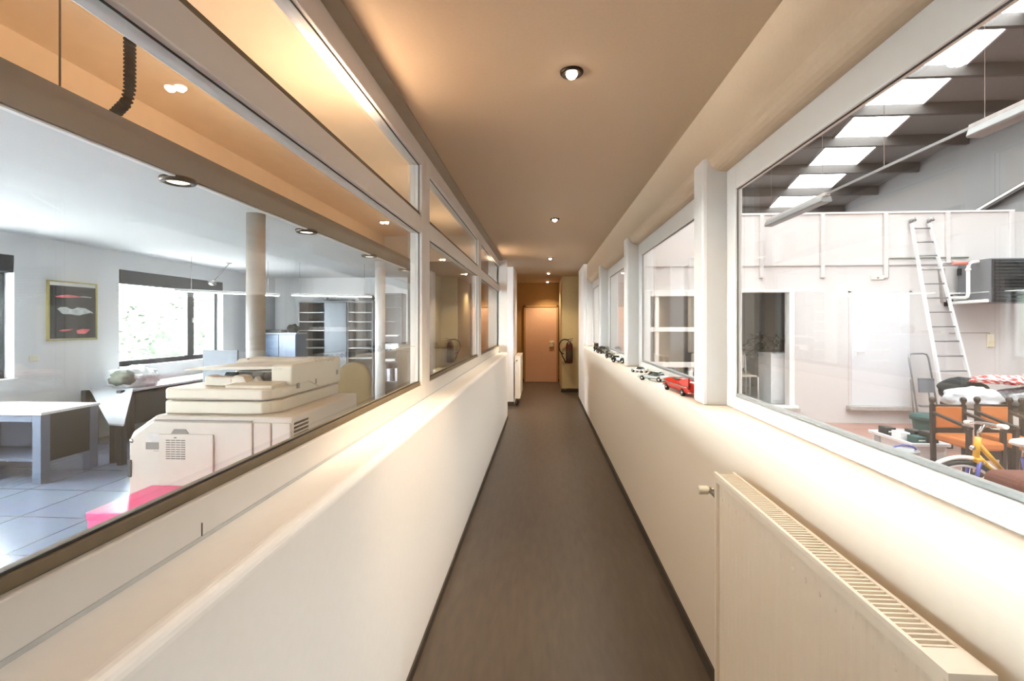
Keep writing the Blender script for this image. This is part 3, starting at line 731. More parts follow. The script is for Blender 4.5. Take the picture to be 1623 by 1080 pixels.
# ================================================================== desks by the window wall
dk = thing('desk', 'white-topped dark desk standing in the left foreground of the office', 'desk', (-5.4, 4.62, 0))
MB().box(-6.00, -4.82, 4.32, 4.94, 0.668, 0.695).build('desktop', 'desktop', dk, bevel=0.004)
MB().box(-6.00, -4.93, 4.335, 4.36, 0.60, 0.668).build('apron', 'deskgrey', dk, bevel=0.003)
for x, y in ((-4.88, 4.375), (-5.95, 4.375), (-5.95, 4.885), (-4.88, 4.885)):
    MB().box(x - 0.045, x + 0.045, y - 0.045, y + 0.045, 0, 0.668).build('leg', 'deskgrey', dk, bevel=0.004)
MB().box(-4.865, -4.845, 4.42, 4.84, 0.20, 0.668).build('side_panel', 'deskdark', dk)
MB().box(-5.905, -4.925, 4.87, 4.89, 0.15, 0.668).build('back_panel', 'deskgrey', dk)
MB().box(-5.905, -4.925, 4.42, 4.87, 0.19, 0.215).build('shelf', 'deskgrey', dk, bevel=0.003)
mo = tag(MB().ball((-5.62, 4.44, 0.712), 0.05, 0.035, 0.018).build('computer_mouse', 'threshold'), 'small grey rounded object on the white desk at the left edge', 'mouse')

dk2 = thing('desk', 'long pale-topped desk running along the wall below the office window', 'desk', (-5.68, 7.6, 0))
MB().box(-6.00, -5.36, 5.95, 9.40, 0.662, 0.692).build('desktop', 'desktop', dk2, bevel=0.004)
MB().box(-5.42, -5.40, 6.05, 9.30, 0.22, 0.662).build('modesty_panel', 'deskdark', dk2)
for x, y in ((-5.44, 6.00), (-5.95, 6.00), (-5.44, 9.35), (-5.95, 9.35)):
    MB().box(x - 0.035, x + 0.035, y - 0.035, y + 0.035, 0, 0.662).build('leg', 'deskdark', dk2)
bd = thing('drawing_board', 'pale grey slanted drawing board between the two desks', 'drawing board', (-5.1, 5.4, 0))
A = Vector((-4.55, 4.80, 0.435)) + Vector((0, 0.14, 0)); Bv = Vector((-5.27, 5.86, 0.70)); off = Vector((-0.55, -0.04, 0.0)); up = Vector((0, 0, 0.022))
b = MB(); P8 = [A + off, A, Bv, Bv + off]
P8[0] = A + Vector((-0.22, 0.05, 0.0))
v0 = [b.bm.verts.new(p) for p in P8]; v1 = [b.bm.verts.new(p + up) for p in P8]
b.bm.faces.new(v0[::-1]); b.bm.faces.new(v1)
for k in range(4): b.bm.faces.new((v0[k], v0[(k + 1) % 4], v1[(k + 1) % 4], v1[k]))
b.build('board', 'boardgrey', bd, bevel=0.003)
for p in (A + off * 0.1 + Vector((-0.02, 0.06, 0)), A + Vector((-0.24, 0.14, 0)), Bv + off * 0.1 + Vector((0, -0.12, 0)), Bv + off * 0.9 + Vector((0, -0.12, 0))):
    MB().box(p.x - 0.03, p.x + 0.03, p.y - 0.03, p.y + 0.03, 0, p.z + 0.012).build('leg', 'deskdark', bd)
lp = thing('plastic_bag', 'crumpled clear plastic bag with a grey-green lining on the window desk', 'plastic bag', (-5.55, 6.2, 0.692))
MB().lump((-5.62, 6.25, 0.80), 0.26, 0.30, 0.17, 3, 0.3, 0.694, 4, 2.6).build('plastic_film', 'plastic', lp)
MB().lump((-5.56, 6.03, 0.83), 0.15, 0.14, 0.10, 5, 0.4, 0.70, 3, 3).build('lining', 'olive', lp)

sc_ = thing('screen_panel', 'grey felt screen panel standing behind the copier', 'screen', (-4.02, 5.75, 0))
MB().box(-4.24, -3.79, 5.735, 5.765, 0.10, 1.225).build('panel', 'panelgrey', sc_, bevel=0.004)
for x in (-4.18, -3.85):
    f_ = MB(); f_.box(x - 0.015, x + 0.015, 5.60, 5.90, 0, 0.025); f_.box(x - 0.012, x + 0.012, 5.74, 5.76, 0.02, 0.12); f_.build('foot', 'darkmetal', sc_)

# poster and socket on the window wall
ps = thing('framed_poster', 'framed black poster with three racing cars on the office wall', 'poster', (-6.0, 5.77, 1.345))
f_ = MB(); x0, x1 = -6.019, -5.985; a, b_, z0, z1 = 5.45, 6.095, 1.345, 2.09
f_.box(x0, x1, a, a + 0.018, z0, z1); f_.box(x0, x1, b_ - 0.018, b_, z0, z1); f_.box(x0, x1, a, b_, z1 - 0.018, z1); f_.box(x0, x1, a, b_, z0, z0 + 0.018)
f_.build('frame', 'gold', ps, bevel=0.003)
MB().box(-6.018, -6.000, a + 0.016, b_ - 0.016, z0 + 0.016, z1 - 0.016).build('mount', 'paper', ps)
pr = MB().box(-6.001, -5.998, a + 0.03, b_ - 0.02, z0 + 0.022, z1 - 0.06).build('print', 'posterbg', ps)
def sil(name, m, pts):
    MB().prism([(a + u * (b_ - a), z0 + w * (z1 - z0)) for u, w in pts], 'x', -5.998, -5.9965).build(name, m, pr)
sil('red_car_picture', 'posterred', [(.14, .735), (.25, .76), (.40, .775), (.52, .768), (.64, .755), (.64, .74), (.40, .725), (.16, .722)])
sil('silver_streak', 'posterwhite', [(.62, .755), (.74, .765), (.88, .752), (.88, .742), (.66, .742)])
sil('silver_car_picture', 'posterwhite', [(.18, .53), (.24, .56), (.36, .565), (.44, .535), (.50, .535), (.58, .565), (.74, .555), (.90, .49), (.92, .46), (.86, .475), (.76, .455), (.70, .445), (.62, .425), (.55, .43), (.45, .445), (.30, .445), (.26, .46), (.23, .49)])
sil('red_car_picture', 'posterred', [(.20, .165), (.30, .185), (.50, .19), (.42, .165), (.30, .15)])
sil('red_car_picture', 'posterred', [(.56, .165), (.68, .19), (.86, .185), (.80, .135), (.74, .105), (.58, .11)])
tag(MB().box(-6.019, -6.006, 5.25, 5.36, 1.11, 1.175).build('wall_socket', 'switch', bevel=0.005), 'small pale double socket on the wall below the poster', 'socket')

# pendant lamps
def pendant(label, p0, p1, cables):
    p0, p1 = Vector(p0), Vector(p1); c = (p0 + p1) / 2
    t = thing('pendant_lamp', label, 'lamp', (c.x, c.y, c.z), 0, 'slim linear pendants over the desks')
    MB().bar(p0 + Vector((0, 0, .02)), p1 + Vector((0, 0, .02)), 0.10, 0.035).build('housing', 'lampwhite', t, bevel=0.006)
    d = (p1 - p0) * 0.01
    MB().bar(p0 + d, p1 - d, 0.075, 0.012).build('tube', 'tube', t)
    for k in cables:
        q = p0.lerp(p1, k); MB().cyl((q.x, q.y, q.z + .03), (q.x, q.y, 2.588), 0.004, 6).build('cable', 'chrome', t)
pendant('long white pendant lamp hanging before the office window', (-5.55, 6.90, 2.05), (-4.38, 7.74, 2.02), (.15, .88))
pendant('long white pendant lamp hanging before the grey shelving', (-4.20, 7.78, 2.03), (-2.95, 8.15, 2.02), (.1, .9))
bl = thing('wall_bracket_lamp', 'small silver spotlight on a thin arm by the window roller box', 'lamp', (-5.30, 7.80, 2.2))
MB().tube([(-5.30, 7.80, 2.588), (-5.30, 7.80, 2.575), (-5.46, 7.62, 2.25)], 0.009, 8).build('arm', 'aludark', bl)
MB().lathe([(0.045, 0), (0.045, 0.01), (0.02, 0.014)], (-5.30, 7.80, 2.574), 20).build('ceiling_rose', 'aludark', bl)
MB().lathe([(0.02, -0.05), (0.045, 0.0), (0.045, 0.06), (0.02, 0.07)], (-5.47, 7.60, 2.235), 20, 'x').build('lamp_head', 'chrome', bl)

# far wall: shelving, cabinet
sh = thing('shelving_unit', 'wide grey shelving unit with a sliding door on the far office wall', 'shelving', (-4.45, 10.2, 0))
X0, X1, XM = -5.25, -3.60, -4.155
MB().box(X0, X0 + 0.03, 10.0, 10.42, 0, 2.045).build('side_panel', 'shelf', sh); MB().box(X1 - 0.03, X1, 10.0, 10.42, 0, 2.045).build('side_panel', 'shelf', sh)
MB().box(XM - 0.015, XM + 0.015, 10.0, 10.42, 0, 2.015).build('divider', 'shelf', sh)
MB().box(X0, X1, 9.99, 10.42, 2.015, 2.05).build('top_panel', 'shelf', sh)
MB().box(X0 + 0.03, X1 - 0.03, 10.40, 10.42, 0, 2.015).build('back_panel', 'shelfback', sh)
for z in (0.06, 0.44, 0.82, 1.035, 1.215, 1.41, 1.60, 1.80):
    MB().box(X0 + 0.03, X1 - 0.03, 10.01, 10.40, z - 0.009, z + 0.009).build('shelf_board', 'palegrey', sh)
MB().box(-4.66, -4.17, 9.975, 9.995, 0.05, 2.01).build('sliding_door', 'shelfdoor', sh, bevel=0.003)
tag(MB().box(-4.60, -4.10, 10.05, 10.30, 2.05, 2.085).build('flat_case', 'black', bevel=0.01), 'flat black case lying on top of the grey shelving', 'case')
tag(MB().lump((-3.82, 10.2, 2.11), 0.18, 0.13, 0.09, 4, 0.2, 2.051, 3).build('cloth_bundle', 'blackcloth'), 'dark bundle on the right end of the grey shelving top', 'bundle')
tag(MB().lathe([(0.03, 0), (0.05, 0.02), (0.06, 0.07), (0.035, 0.11), (0.028, 0.13)], (-4.72, 10.2, 2.05), 18).build('jar', 'aludark'), 'small grey jar beside the flat case on the shelving', 'jar')

cb = thing('cabinet', 'low steel-blue cabinet left of the grey shelving', 'cabinet', (-5.42, 9.75, 0))
MB().box(-5.78, -5.06, 9.56, 9.98, 0.0, 1.345).build('body', 'bluecab', cb, bevel=0.004)
MB().box(-5.775, -5.425, 9.54, 9.56, 0.03, 1.33).build('door', 'bluecab', cb, bevel=0.003); dr = MB().box(-5.415, -5.065, 9.54, 9.56, 0.03, 1.33).build('door', 'bluecab', cb, bevel=0.003)
MB().box(-5.395, -5.375, 9.525, 9.541, 0.66, 0.76).build('handle', 'chrome', dr)
MB().box(-5.79, -5.04, 9.53, 9.99, 1.345, 1.37).build('top', 'palegrey', cb, bevel=0.003)
tag(MB().box(-5.75, -5.40, 9.62, 9.86, 1.37, 1.43).build('flat_box', 'black', bevel=0.008), 'flat black box on the steel-blue cabinet', 'box')
tag(MB().lump((-5.21, 9.72, 1.445), 0.12, 0.1, 0.10, 6, 0.35, 1.371, 3).build('figurine', 'blackmatte'), 'small dark figurine on the right of the blue cabinet', 'figurine')

# brown chair
bc = thing('armchair', 'olive-brown round-backed chair between copier and columns', 'chair', (-2.55, 6.20, 0))
pl = []
for k in range(15):
    a = PI * k / 14; pl.append((-2.555 + 0.235 * math.cos(a), 0.80 + 0.235 * math.sin(a)))
pl = [(-2.32, 0.40)] + pl + [(-2.79, 0.40)]
MB().prism(pl, 'y', 6.33, 6.42).build('backrest', 'browncloth', bc, bevel=0.02, seg=3)
MB().box(-2.80, -2.31, 5.86, 6.36, 0.38, 0.47).build('seat', 'browncloth', bc, bevel=0.025, seg=3)
for x in (-2.76, -2.35):
    for y in (5.90, 6.34): MB().cyl((x, y, 0), (x, y, 0.39), 0.018, 12).build('leg', 'darkmetal', bc)

# binder shelf, counter, cupboards near the partition
bs = thing('bookcase', 'tall dark grey bookcase with binders, right of the second column', 'bookcase', (-2.95, 9.3, 0))
X0, X1 = -3.16, -2.72
MB().box(X0, X0 + 0.02, 9.12, 9.42, 0, 2.15).build('side_panel', 'shelf', bs); MB().box(X1 - 0.02, X1, 9.12, 9.42, 0, 2.15).build('side_panel', 'shelf', bs)
MB().box(X0 + 0.02, X1 - 0.02, 9.40, 9.42, 0, 2.15).build('back_panel', 'shelf', bs)
for z in (0.05, 0.43, 0.82, 1.05, 1.30, 1.60, 1.88, 2.14): MB().box(X0 + 0.02, X1 - 0.02, 9.12, 9.40, z - 0.01, z + 0.01).build('shelf_board', 'shelf', bs)
for k, (x, w_, h_) in enumerate(((-3.115, 0.07, 0.33), (-3.02, 0.06, 0.24), (-2.86, 0.07, 0.25))):
    bi = thing('binder', ('tall white binder, leftmost on the bookcase shelf', 'white binder in the middle of the bookcase shelf', 'white binder at the right of the bookcase shelf')[k], 'binder', (x + w_ / 2, 9.25, 0.44), 0, 'binders in the bookcase')
    MB().box(x, x + w_, 9.14, 9.38, 0.442, 0.442 + h_).build('cover', 'binder', bi, bevel=0.003)
    MB().box(x + w_ * .3, x + w_ * .7, 9.1375, 9.1405, 0.50, 0.50 + h_ * .35).build('spine_tag', 'paper', bi)
tag(MB().box(-3.06, -2.80, 9.16, 9.36, 1.062, 1.17).build('paper_stack', 'paper', bevel=0.003), 'thick white paper stack in the middle of the bookcase', 'papers')
tag(MB().box(-3.08, -2.86, 9.16, 9.36, 0.832, 0.87).build('paper_stack', 'paper', bevel=0.003), 'thin white paper stack one shelf above the binders', 'papers')
tag(MB().box(-3.06, -2.80, 9.16, 9.36, 1.312, 1.34).build('paper_stack', 'paper', bevel=0.003), 'thin white paper stack high in the bookcase', 'papers')
ct = thing('sideboard', 'dark brown sideboard right of the bookcase behind the glass', 'sideboard', (-1.85, 8.75, 0))
MB().box(-2.58, -1.09, 8.54, 8.96, 0.0, 0.05).build('plinth', 'base', ct)
MB().box(-2.62, -1.05, 8.50, 9.0, 0.05, 1.08).build('body', 'brown', ct, bevel=0.004)
MB().box(-2.64, -1.03, 8.48, 9.01, 1.08, 1.11).build('top', 'brown', ct, bevel=0.004)
for k in range(3): 
    dd = MB().box(-2.60 + k * 0.52, -2.10 + k * 0.52, 8.485, 8.50, 0.08, 1.06).build('door', 'brown', ct, bevel=0.003)
    MB().box(-2.34 + k * 0.52, -2.20 + k * 0.52, 8.470, 8.486, 0.62, 0.645).build('handle', 'lampwhite', dd)
tag(MB().prism([(-2.60, 1.11), (-2.60, 1.17), (-2.2, 1.21), (-1.95, 1.22), (-1.95, 1.11)], 'y', 8.55, 8.85).build('black_case', 'black', bevel=0.01), 'long black case on the brown sideboard', 'case')
lc = thing('low_cupboard', 'cream low cupboard below the glass partition beyond the copier', 'cupboard', (-1.15, 5.2, 0))
MB().box(-1.42, -0.90, 4.35, 6.1, 0.04, 0.80).build('body', 'cream', lc, bevel=0.004); MB().box(-1.44, -0.88, 4.33, 6.12, 0.80, 0.83).build('top', 'cream', lc, bevel=0.004)
MB().box(-1.38, -0.94, 4.40, 6.05, 0.0, 0.04).build('plinth', 'base', lc)
tag(MB().box(-1.34, -1.06, 5.35, 5.75, 0.83, 0.875).build('paper_stack', 'paper', bevel=0.003), 'white paper stack on the cream low cupboard', 'papers')
tag(MB().box(-1.36, -1.02, 4.62, 5.02, 0.83, 0.86).build('flat_parcel', 'cream', bevel=0.006), 'flat cream parcel on the near end of the low cupboard', 'parcel')
tag(MB().box(-1.60, -1.36, 6.92, 7.25, 0.0, 0.885).build('tall_carton', 'cream', bevel=0.006), 'tall cream carton standing behind the second glass bay', 'carton')

hs = thing('hanging_hose', 'black ribbed flexible hose hanging above the office ceiling edge', 'hose', (hx, hy, 2.80))
dn, rd = hose_shape(); MB().tube(dn, rd, 12).build('ribbed_tube', 'blackmatte', hs)
MB().lathe([(0.045, 0), (0.045, -0.03), (0.033, -0.035)], (hx, hy, 3.5), 18).build('collar', 'black', hs)
tag(MB().cyl((-2.56, 2.39, 2.80), (-2.56, 2.39, 3.5), 0.005, 8).build('hanging_cable', 'brown'), 'thin brown cable hanging left of the ribbed hose', 'cable')

# warm fill spots added unseen in the void to make its ceiling glow
for y, e_ in ((1.6, 46), (3.7, 85), (6.2, 30), (8.6, 60)):
    L = bpy.data.lights.new('void_fill', 'SPOT'); L.energy = e_ * 0.40; L.spot_size = math.radians(165); L.spot_blend = 0.5; L.color = (1.0, 0.72, 0.47); L.shadow_soft_size = 0.08
    o = bpy.data.objects.new('void_fill', L); COL.objects.link(o); o.location = (-1.55, y, 2.70); o.rotation_euler = (PI, 0, 0)

# warm fill spots added unseen behind the transom to brighten both ceilings
for y, e_ in ((1.9, 19), (7.1, 16)):
    L = bpy.data.lights.new('transom_fill', 'SPOT'); L.energy = e_; L.color = (1.0, 0.68, 0.47); L.spot_size = math.radians(130); L.spot_blend = 0.8; L.shadow_soft_size = 0.05
    o = bpy.data.objects.new('transom_fill', L); COL.objects.link(o); o.location = (-0.95, y, 2.31); o.rotation_euler = (0, math.radians(180 + 42), 0)

# ================================================================== HALL (right)
HF = -0.19; HY = 8.80
struct(MB().box(0.94, 11.5, -3.0, 14.5, HF - 0.1, HF).build('floor', 'hallfloor', local=True))
ROOF = lambda y: 7.75 - 0.263 * y
sl = 0.263
struct(MB().prism([(-3.0, ROOF(-3)), (14.5, ROOF(14.5)), (14.5, ROOF(14.5) + .1), (-3.0, ROOF(-3) + .1)], 'x', 0.8, 11.5).build('ceiling', 'roofdeck'))
struct(MB().box(0.80, 1.0, -3.0, 14.5, CZ + 0.1, 8.6).build('wall_hall_left', 'hallwall'))
sbox('wall_hall_plinth', 'hallwall', 0.90, 0.985, -3.0, 8.8, HF, 1.15)
sbox('wall_hall_near', 'hallwall', 0.8, 11.5, -3.15, -3.0, HF, 8.7)
sbox('wall_hall_end', 'hallwall', 0.8, 11.5, 14.5, 14.65, HF, 4.2)
sx = lambda y: 8.17 - 0.254 * (y - 9.62)
struct(MB().prism([(sx(-3), -3.0), (sx(14.5), 14.5), (sx(14.5) + 0.15, 14.5), (sx(-3) + 0.15, -3.0)], 'z', HF, 8.7).build('wall_hall_right', 'hallside'))
# partition with an opening, a hatch window and a raised door
TOP = 3.49
B = MB(); y0, y1 = HY, HY + 0.14; xr = sx(HY + 0.07) + 0.05
def wallcut(x0, x1, z0, z1): B.box(x0, x1, y0, y1, z0, z1)
wallcut(1.0, 1.81, HF, TOP); wallcut(1.81, 3.10, HF, 0.50); wallcut(1.81, 3.10, 2.15, TOP); wallcut(3.10, 3.42, HF, TOP)
wallcut(3.42, 4.44, HF, 0.10); wallcut(3.42, 4.44, 2.15, TOP); wallcut(4.44, xr, HF, TOP)
struct(B.build('wall_partition', 'hallwall'))
sbox('trim_8', 'frame', 1.0, 8.1, HY - 0.03, HY + 0.16, TOP, TOP + 0.03)
sbox('trim_9', 'threshold', 1.0, 8.1, HY - 0.022, HY, 2.575, 2.592)
for i, (x, zb_) in enumerate(((2.83, 2.37), (3.88, 2.37), (4.925, 2.37), (5.98, 2.36), (7.01, 2.60), (8.05, 2.60))):
    sbox('trim_%d' % (10 + i), 'hallwall', x - 0.035, x + 0.035, HY - 0.045, HY, zb_, TOP, bevel=0.004)
# opening frame
d2 = empty_struct('door_2', (3.93, HY, 0.1))
F = MB(); F.box(4.355, 4.445, HY - 0.03, y1, 0.10, 2.16); F.box(3.36, 3.44, HY - 0.03, y1, 0.10, 2.16); F.box(3.44, 4.355, HY - 0.03, y1, 2.115, 2.16); F.box(3.36, 4.48, HY - 0.10, HY, 0.06, 0.11)
F.build('door_frame', 'frame', d2, bevel=0.004)
MB().box(3.30, 4.50, HY - 0.12, HY - 0.001, 0.02, 0.075).build('doorstep', 'threshold', d2, bevel=0.004)
# hatch window
w = empty_struct('window_12', (2.4, HY, 0.5))
F = MB(); ya, yb = HY - 0.05, HY + 0.08
F.box(1.80, 1.935, ya, yb, 0.50, 2.16); F.box(3.0, 3.12, ya, yb, 0.50, 2.16); F.box(1.935, 3.0, ya, yb, 2.05, 2.16); F.box(1.935, 3.0, ya, yb, 1.413, 1.495); F.box(1.935, 3.0, ya, yb, 0.775, 0.865); F.box(1.935, 3.0, ya, yb, 0.50, 0.60)
F.box(2.02, 2.09, ya + 0.03, yb - 0.01, 0.865, 1.413); F.box(2.02, 2.09, ya + 0.03, yb - 0.01, 1.495, 2.05); F.box(2.62, 2.69, ya + 0.03, yb - 0.01, 0.60, 0.775)
F.build('window_frame', 'frame', w, bevel=0.006)
MB().box(1.935, 3.0, HY + 0.02, HY + 0.026, 0.60, 2.05).build('pane', 'glass', w)
# store room behind
sbox('wall_store_back', 'roomgrey', 0.98, 5.3, 11.6, 11.7, 0, 2.5); sbox('wall_store_right', 'roomgrey', 5.2, 5.3, HY + 0.14, 11.6, 0, 2.5)
sbox('ceiling', 'roomgrey', 0.98, 5.3, HY + 0.14, 11.7, 2.5, 2.6); sbox('floor', 'roomfloor', 0.98, 5.3, HY + 0.1, 11.7, 0.0, 0.09)
def tubechair(label, loc, rz):
    c = thing('tube_chair', label, 'chair', loc, rz, 'chairs in the store room')
    for sx_ in (-.22, .22):
        MB().tube([(sx_, -.22, 0), (sx_, -.22, .44), (sx_, .20, .44), (sx_, .26, .86)], .014, 8).build('side_frame', 'chairwhite', c, local=True)
        MB().tube([(sx_, .20, .44), (sx_, .22, 0)], .014, 8).build('leg', 'chairwhite', c, local=True)
    MB().tube([(-.22, -.22, .02), (.22, -.22, .02)], .012, 8).build('stretcher', 'chairwhite', c, local=True)
    MB().box(-.21, .21, -.22, .20, .445, .48).build('seat', 'chairbeige', c, bevel=.015, local=True)
    MB().box(-.20, .20, .225, .25, .58, .86).build('backrest', 'chairbeige', c, bevel=.012, local=True)
    return c
ch = tubechair('white tube-framed chair with beige back, seen through the open doorway', (3.86, 9.62, 0.09), 0.12)
dup(ch, (4.05, 10.35, 0.09), -0.15, 'white tube-framed chair standing behind the first store room chair')
sc2 = thing('white_cabinet', 'white low cabinet just inside the open hall doorway', 'cabinet', (4.4, 9.3, 0.09))
MB().box(4.19, 4.72, 9.10, 9.62, 0.09, 0.98).build('body', 'cabwhite', sc2, bevel=.004); MB().box(4.18, 4.73, 9.08, 9.63, 0.98, 1.005).build('top', 'cabwhite', sc2, bevel=.003)
MB().box(4.21, 4.70, 9.085, 9.10, 0.15, 0.96).build('door', 'cabwhite', sc2, bevel=.003)
ph = thing('potted_plant', 'dark bushy potted plant behind the white cabinet', 'plant', (4.52, 10.15, 0.09))
MB().lathe([(.10, .09), (.15, .42), (.16, .44), (.13, .44)], (4.52, 10.15, 0), 20).build('pot', 'roomgrey', ph)
b = MB(); rnd = random.Random(4)
for k in range(260):
    a = rnd.uniform(0, 2 * PI); r_ = rnd.uniform(.02, .34); z = rnd.uniform(.85, 1.30); p = Vector((4.52 + r_ * math.cos(a), 10.15 + r_ * math.sin(a), z)); q = Vector((rnd.gauss(0, 1), rnd.gauss(0, 1), rnd.gauss(0, .5))).normalized(); s_ = q.orthogonal().normalized()
    b.quad(p, p + q * .07 + s_ * .03, p + q * .14, p + q * .07 - s_ * .03)
b.build('foliage', 'leaf', ph)
st = MB()
for k in range(4): st.tube([(4.52, 10.15, .42), (4.52 + .05 * math.cos(k * 1.6), 10.15 + .05 * math.sin(k * 1.6), .8), (4.52 + .16 * math.cos(k * 1.6), 10.15 + .16 * math.sin(k * 1.6), 1.15)], .01, 6)
st.build('stem', 'leaf', ph)

# raised white hall door
d3 = empty_struct('door_3', (5.9, HY, 0.118))
MB().box(5.407, 6.379, HY - 0.028, HY - 0.002, 0.118, 2.103).build('door_leaf', 'hdoor', d3, bevel=.004)
F = MB(); F.box(5.37, 5.405, HY - 0.02, HY, 0.118, 2.13); F.box(6.381, 6.415, HY - 0.02, HY, 0.118, 2.13); F.box(5.37, 6.415, HY - 0.02, HY, 2.105, 2.13); F.build('door_frame', 'hallwall', d3)
hd = MB(); hd.tube([(5.47, HY - 0.03, 1.075), (5.47, HY - 0.075, 1.075), (5.60, HY - 0.075, 1.075)], .011, 8); hd.box(5.45, 5.49, HY - .036, HY - .027, 0.99, 1.11); hd.build('door_handle', 'lampwhite', d3)
MB().box(5.33, 6.42, HY - 0.13, HY - 0.001, 0.055, 0.117).build('doorstep', 'threshold', d3, bevel=.004)

# purlins and skylights
py = [-2.8, -1.9, -1.0, -0.1, 0.8, 1.7, 2.6, 3.5, 4.4, 5.3, 6.2, 7.10, 7.99, 8.85, 9.72, 10.63, 11.52, 12.4, 13.3]  # rows nearer than the view carry the skylights on, for more light
names = ['first', 'second', 'third', 'fourth', 'fifth', 'sixth', 'seventh', 'eighth', 'ninth', 'tenth', 'eleventh', 'twelfth']
for i, y in enumerate(py):
    zb_ = 7.55 - sl * y; zt_ = ROOF(y) - 0.005
    if y > 6:
        o = MB().box(1.0, sx(y) - 0.02, y - 0.04, y + 0.04, zb_, zt_).build('roof_purlin', 'steel', bevel=.004)
        tag(o, 'dark steel roof purlin over the hall, %s counted from the nearest one' % names[i - 10], 'purlin', 'steel purlins under the hall roof')
    if i:
        ya_, yb_ = py[i - 1] + 0.0, y
        o = empty_struct('window_%d' % (12 + i), (6.13, (ya_ + yb_) / 2, ROOF(yb_)))
        MB().prism([(ya_, ROOF(ya_) - .03), (yb_, ROOF(yb_) - .03), (yb_, ROOF(yb_) - .01), (ya_, ROOF(ya_) - .01)], 'x', 5.65, 6.62).build('skylight_sheet', 'sky', o)
        if ya_ < 9: MB().prism([(ya_, ROOF(ya_) - .03), (yb_, ROOF(yb_) - .03), (yb_, ROOF(yb_) - .01), (ya_, ROOF(ya_) - .01)], 'x', 2.0, 3.2).build('skylight_sheet', 'sky', o)  # strip out of view, added to light the hall and corridor
        if ya_ < 5: MB().prism([(ya_, ROOF(ya_) - .03), (yb_, ROOF(yb_) - .03), (yb_, ROOF(yb_) - .01), (ya_, ROOF(ya_) - .01)], 'x', 8.0, 9.1).build('skylight_sheet', 'sky', o)  # another unseen strip, added to throw daylight on the corridor wall
        e_ = MB(); 
        for xx in (5.62, 6.62): e_.prism([(ya_, ROOF(ya_) - .05), (yb_, ROOF(yb_) - .05), (yb_, ROOF(yb_)), (ya_, ROOF(ya_))], 'x', xx, xx + .03)
        e_.build('skylight_edge', 'aludark', o)
bb = thing('gutter_rail', 'dark rail with a bright edge on the sloping side wall of the hall', 'rail', (8.1, 9.1, 3.6))
p0, p1 = Vector((sx(9.55) - .08, 9.55, 3.63)), Vector((sx(8.6) - .08, 8.6, 4.05))
MB().bar(p0, p1, .08, .10).build('rail_body', 'steel', bb); MB().bar(p0 + Vector((-.045, 0, .01)), p1 + Vector((-.045, 0, .01)), .015, .035).build('bright_edge', 'lampwhite', bb)

# hanging batten lamps on a rail
def batten(label, ya, yb):
    t = thing('batten_lamp', label, 'lamp', (3.8, (ya + yb) / 2, 3.25), 0, 'batten lamps on the hall light rail')
    MB().box(3.765, 3.835, ya, yb, 3.27, 3.315).build('housing', 'threshold', t, bevel=.005)
    MB().prism([(3.725, 3.205), (3.74, 3.19), (3.86, 3.19), (3.875, 3.205), (3.855, 3.27), (3.745, 3.27)], 'y', ya + .02, yb - .02).build('diffuser', 'fluoro', t, bevel=.006)
    for y in (ya + .12, yb - .12): MB().cyl((3.8, y, 3.31), (3.8, y, ROOF(y)), .0022, 6).build('hanger', 'chrome', t)
batten('long white batten lamp at the far end of the hall light rail', 6.66, 8.36)
batten('long white batten lamp at the near end of the hall light rail', 2.9, 4.50)
rl_ = thing('light_rail', 'thin grey rail linking the two hall batten lamps', 'rail', (3.8, 5.6, 3.3))
MB().box(3.79, 3.81, 4.50, 6.66, 3.285, 3.31).build('channel', 'aludark', rl_)
MB().cyl((3.8, 5.6, 3.31), (3.8, 5.6, ROOF(5.6)), .004, 6).build('hanger', 'chrome', rl_)

# ladder
ld = thing('ladder', 'tall aluminium ladder leaning on the hall partition', 'ladder', (6.75, 8.2, HF))
lt, lb = Vector((6.38, 8.74, 3.30)), Vector((6.52, 8.15, HF)); rt, rb = Vector((6.675, 8.74, 3.30)), Vector((7.05, 8.15, HF))
MB().bar(lb, lt, .028, .06).build('stile', 'alu', ld, bevel=.004); MB().bar(rb, rt, .028, .06).build('stile', 'alu', ld, bevel=.004)
for k in range(14):
    t = 0.07 + k * 0.0695
    MB().cyl(lb.lerp(lt, t), rb.lerp(rt, t), .013, 10).build('rung', 'aludark', ld)
for p in (lt, rt): MB().tube([p, p + Vector((.0, -.0, .05)), p + Vector((.02, -.03, .07)), p + Vector((.035, -.05, .03))], [.03, .034, .03, .022], 10).build('end_cap', 'aludark', ld)

# folding step stool
ss = thing('step_stool', 'folded grey step stool leaning beside the ladder foot', 'step stool', (6.42, 8.5, HF))
pts = [(6.285, 8.42, HF), (6.255, 8.62, 0.96), (6.275, 8.635, 1.03), (6.33, 8.64, 1.045), (6.50, 8.64, 1.045), (6.555, 8.635, 1.03), (6.575, 8.62, 0.96), (6.62, 8.42, HF)]
MB().tube(pts, .014, 10).build('tube_frame', 'aludark', ss)
MB().tube([(6.31, 8.56, HF), (6.29, 8.63, .60), (6.56, 8.63, .60), (6.60, 8.56, HF)], .012, 8).build('rear_leg', 'aludark', ss)
MB().prism([(6.315, .40), (6.30, .64), (6.555, .64), (6.575, .40)], 'y', 8.47, 8.50).build('tread', 'panelgrey', ss, bevel=.008)
MB().box(6.31, 6.60, 8.42, 8.50, .16, .195).build('tread', 'aludark', ss, bevel=.006)

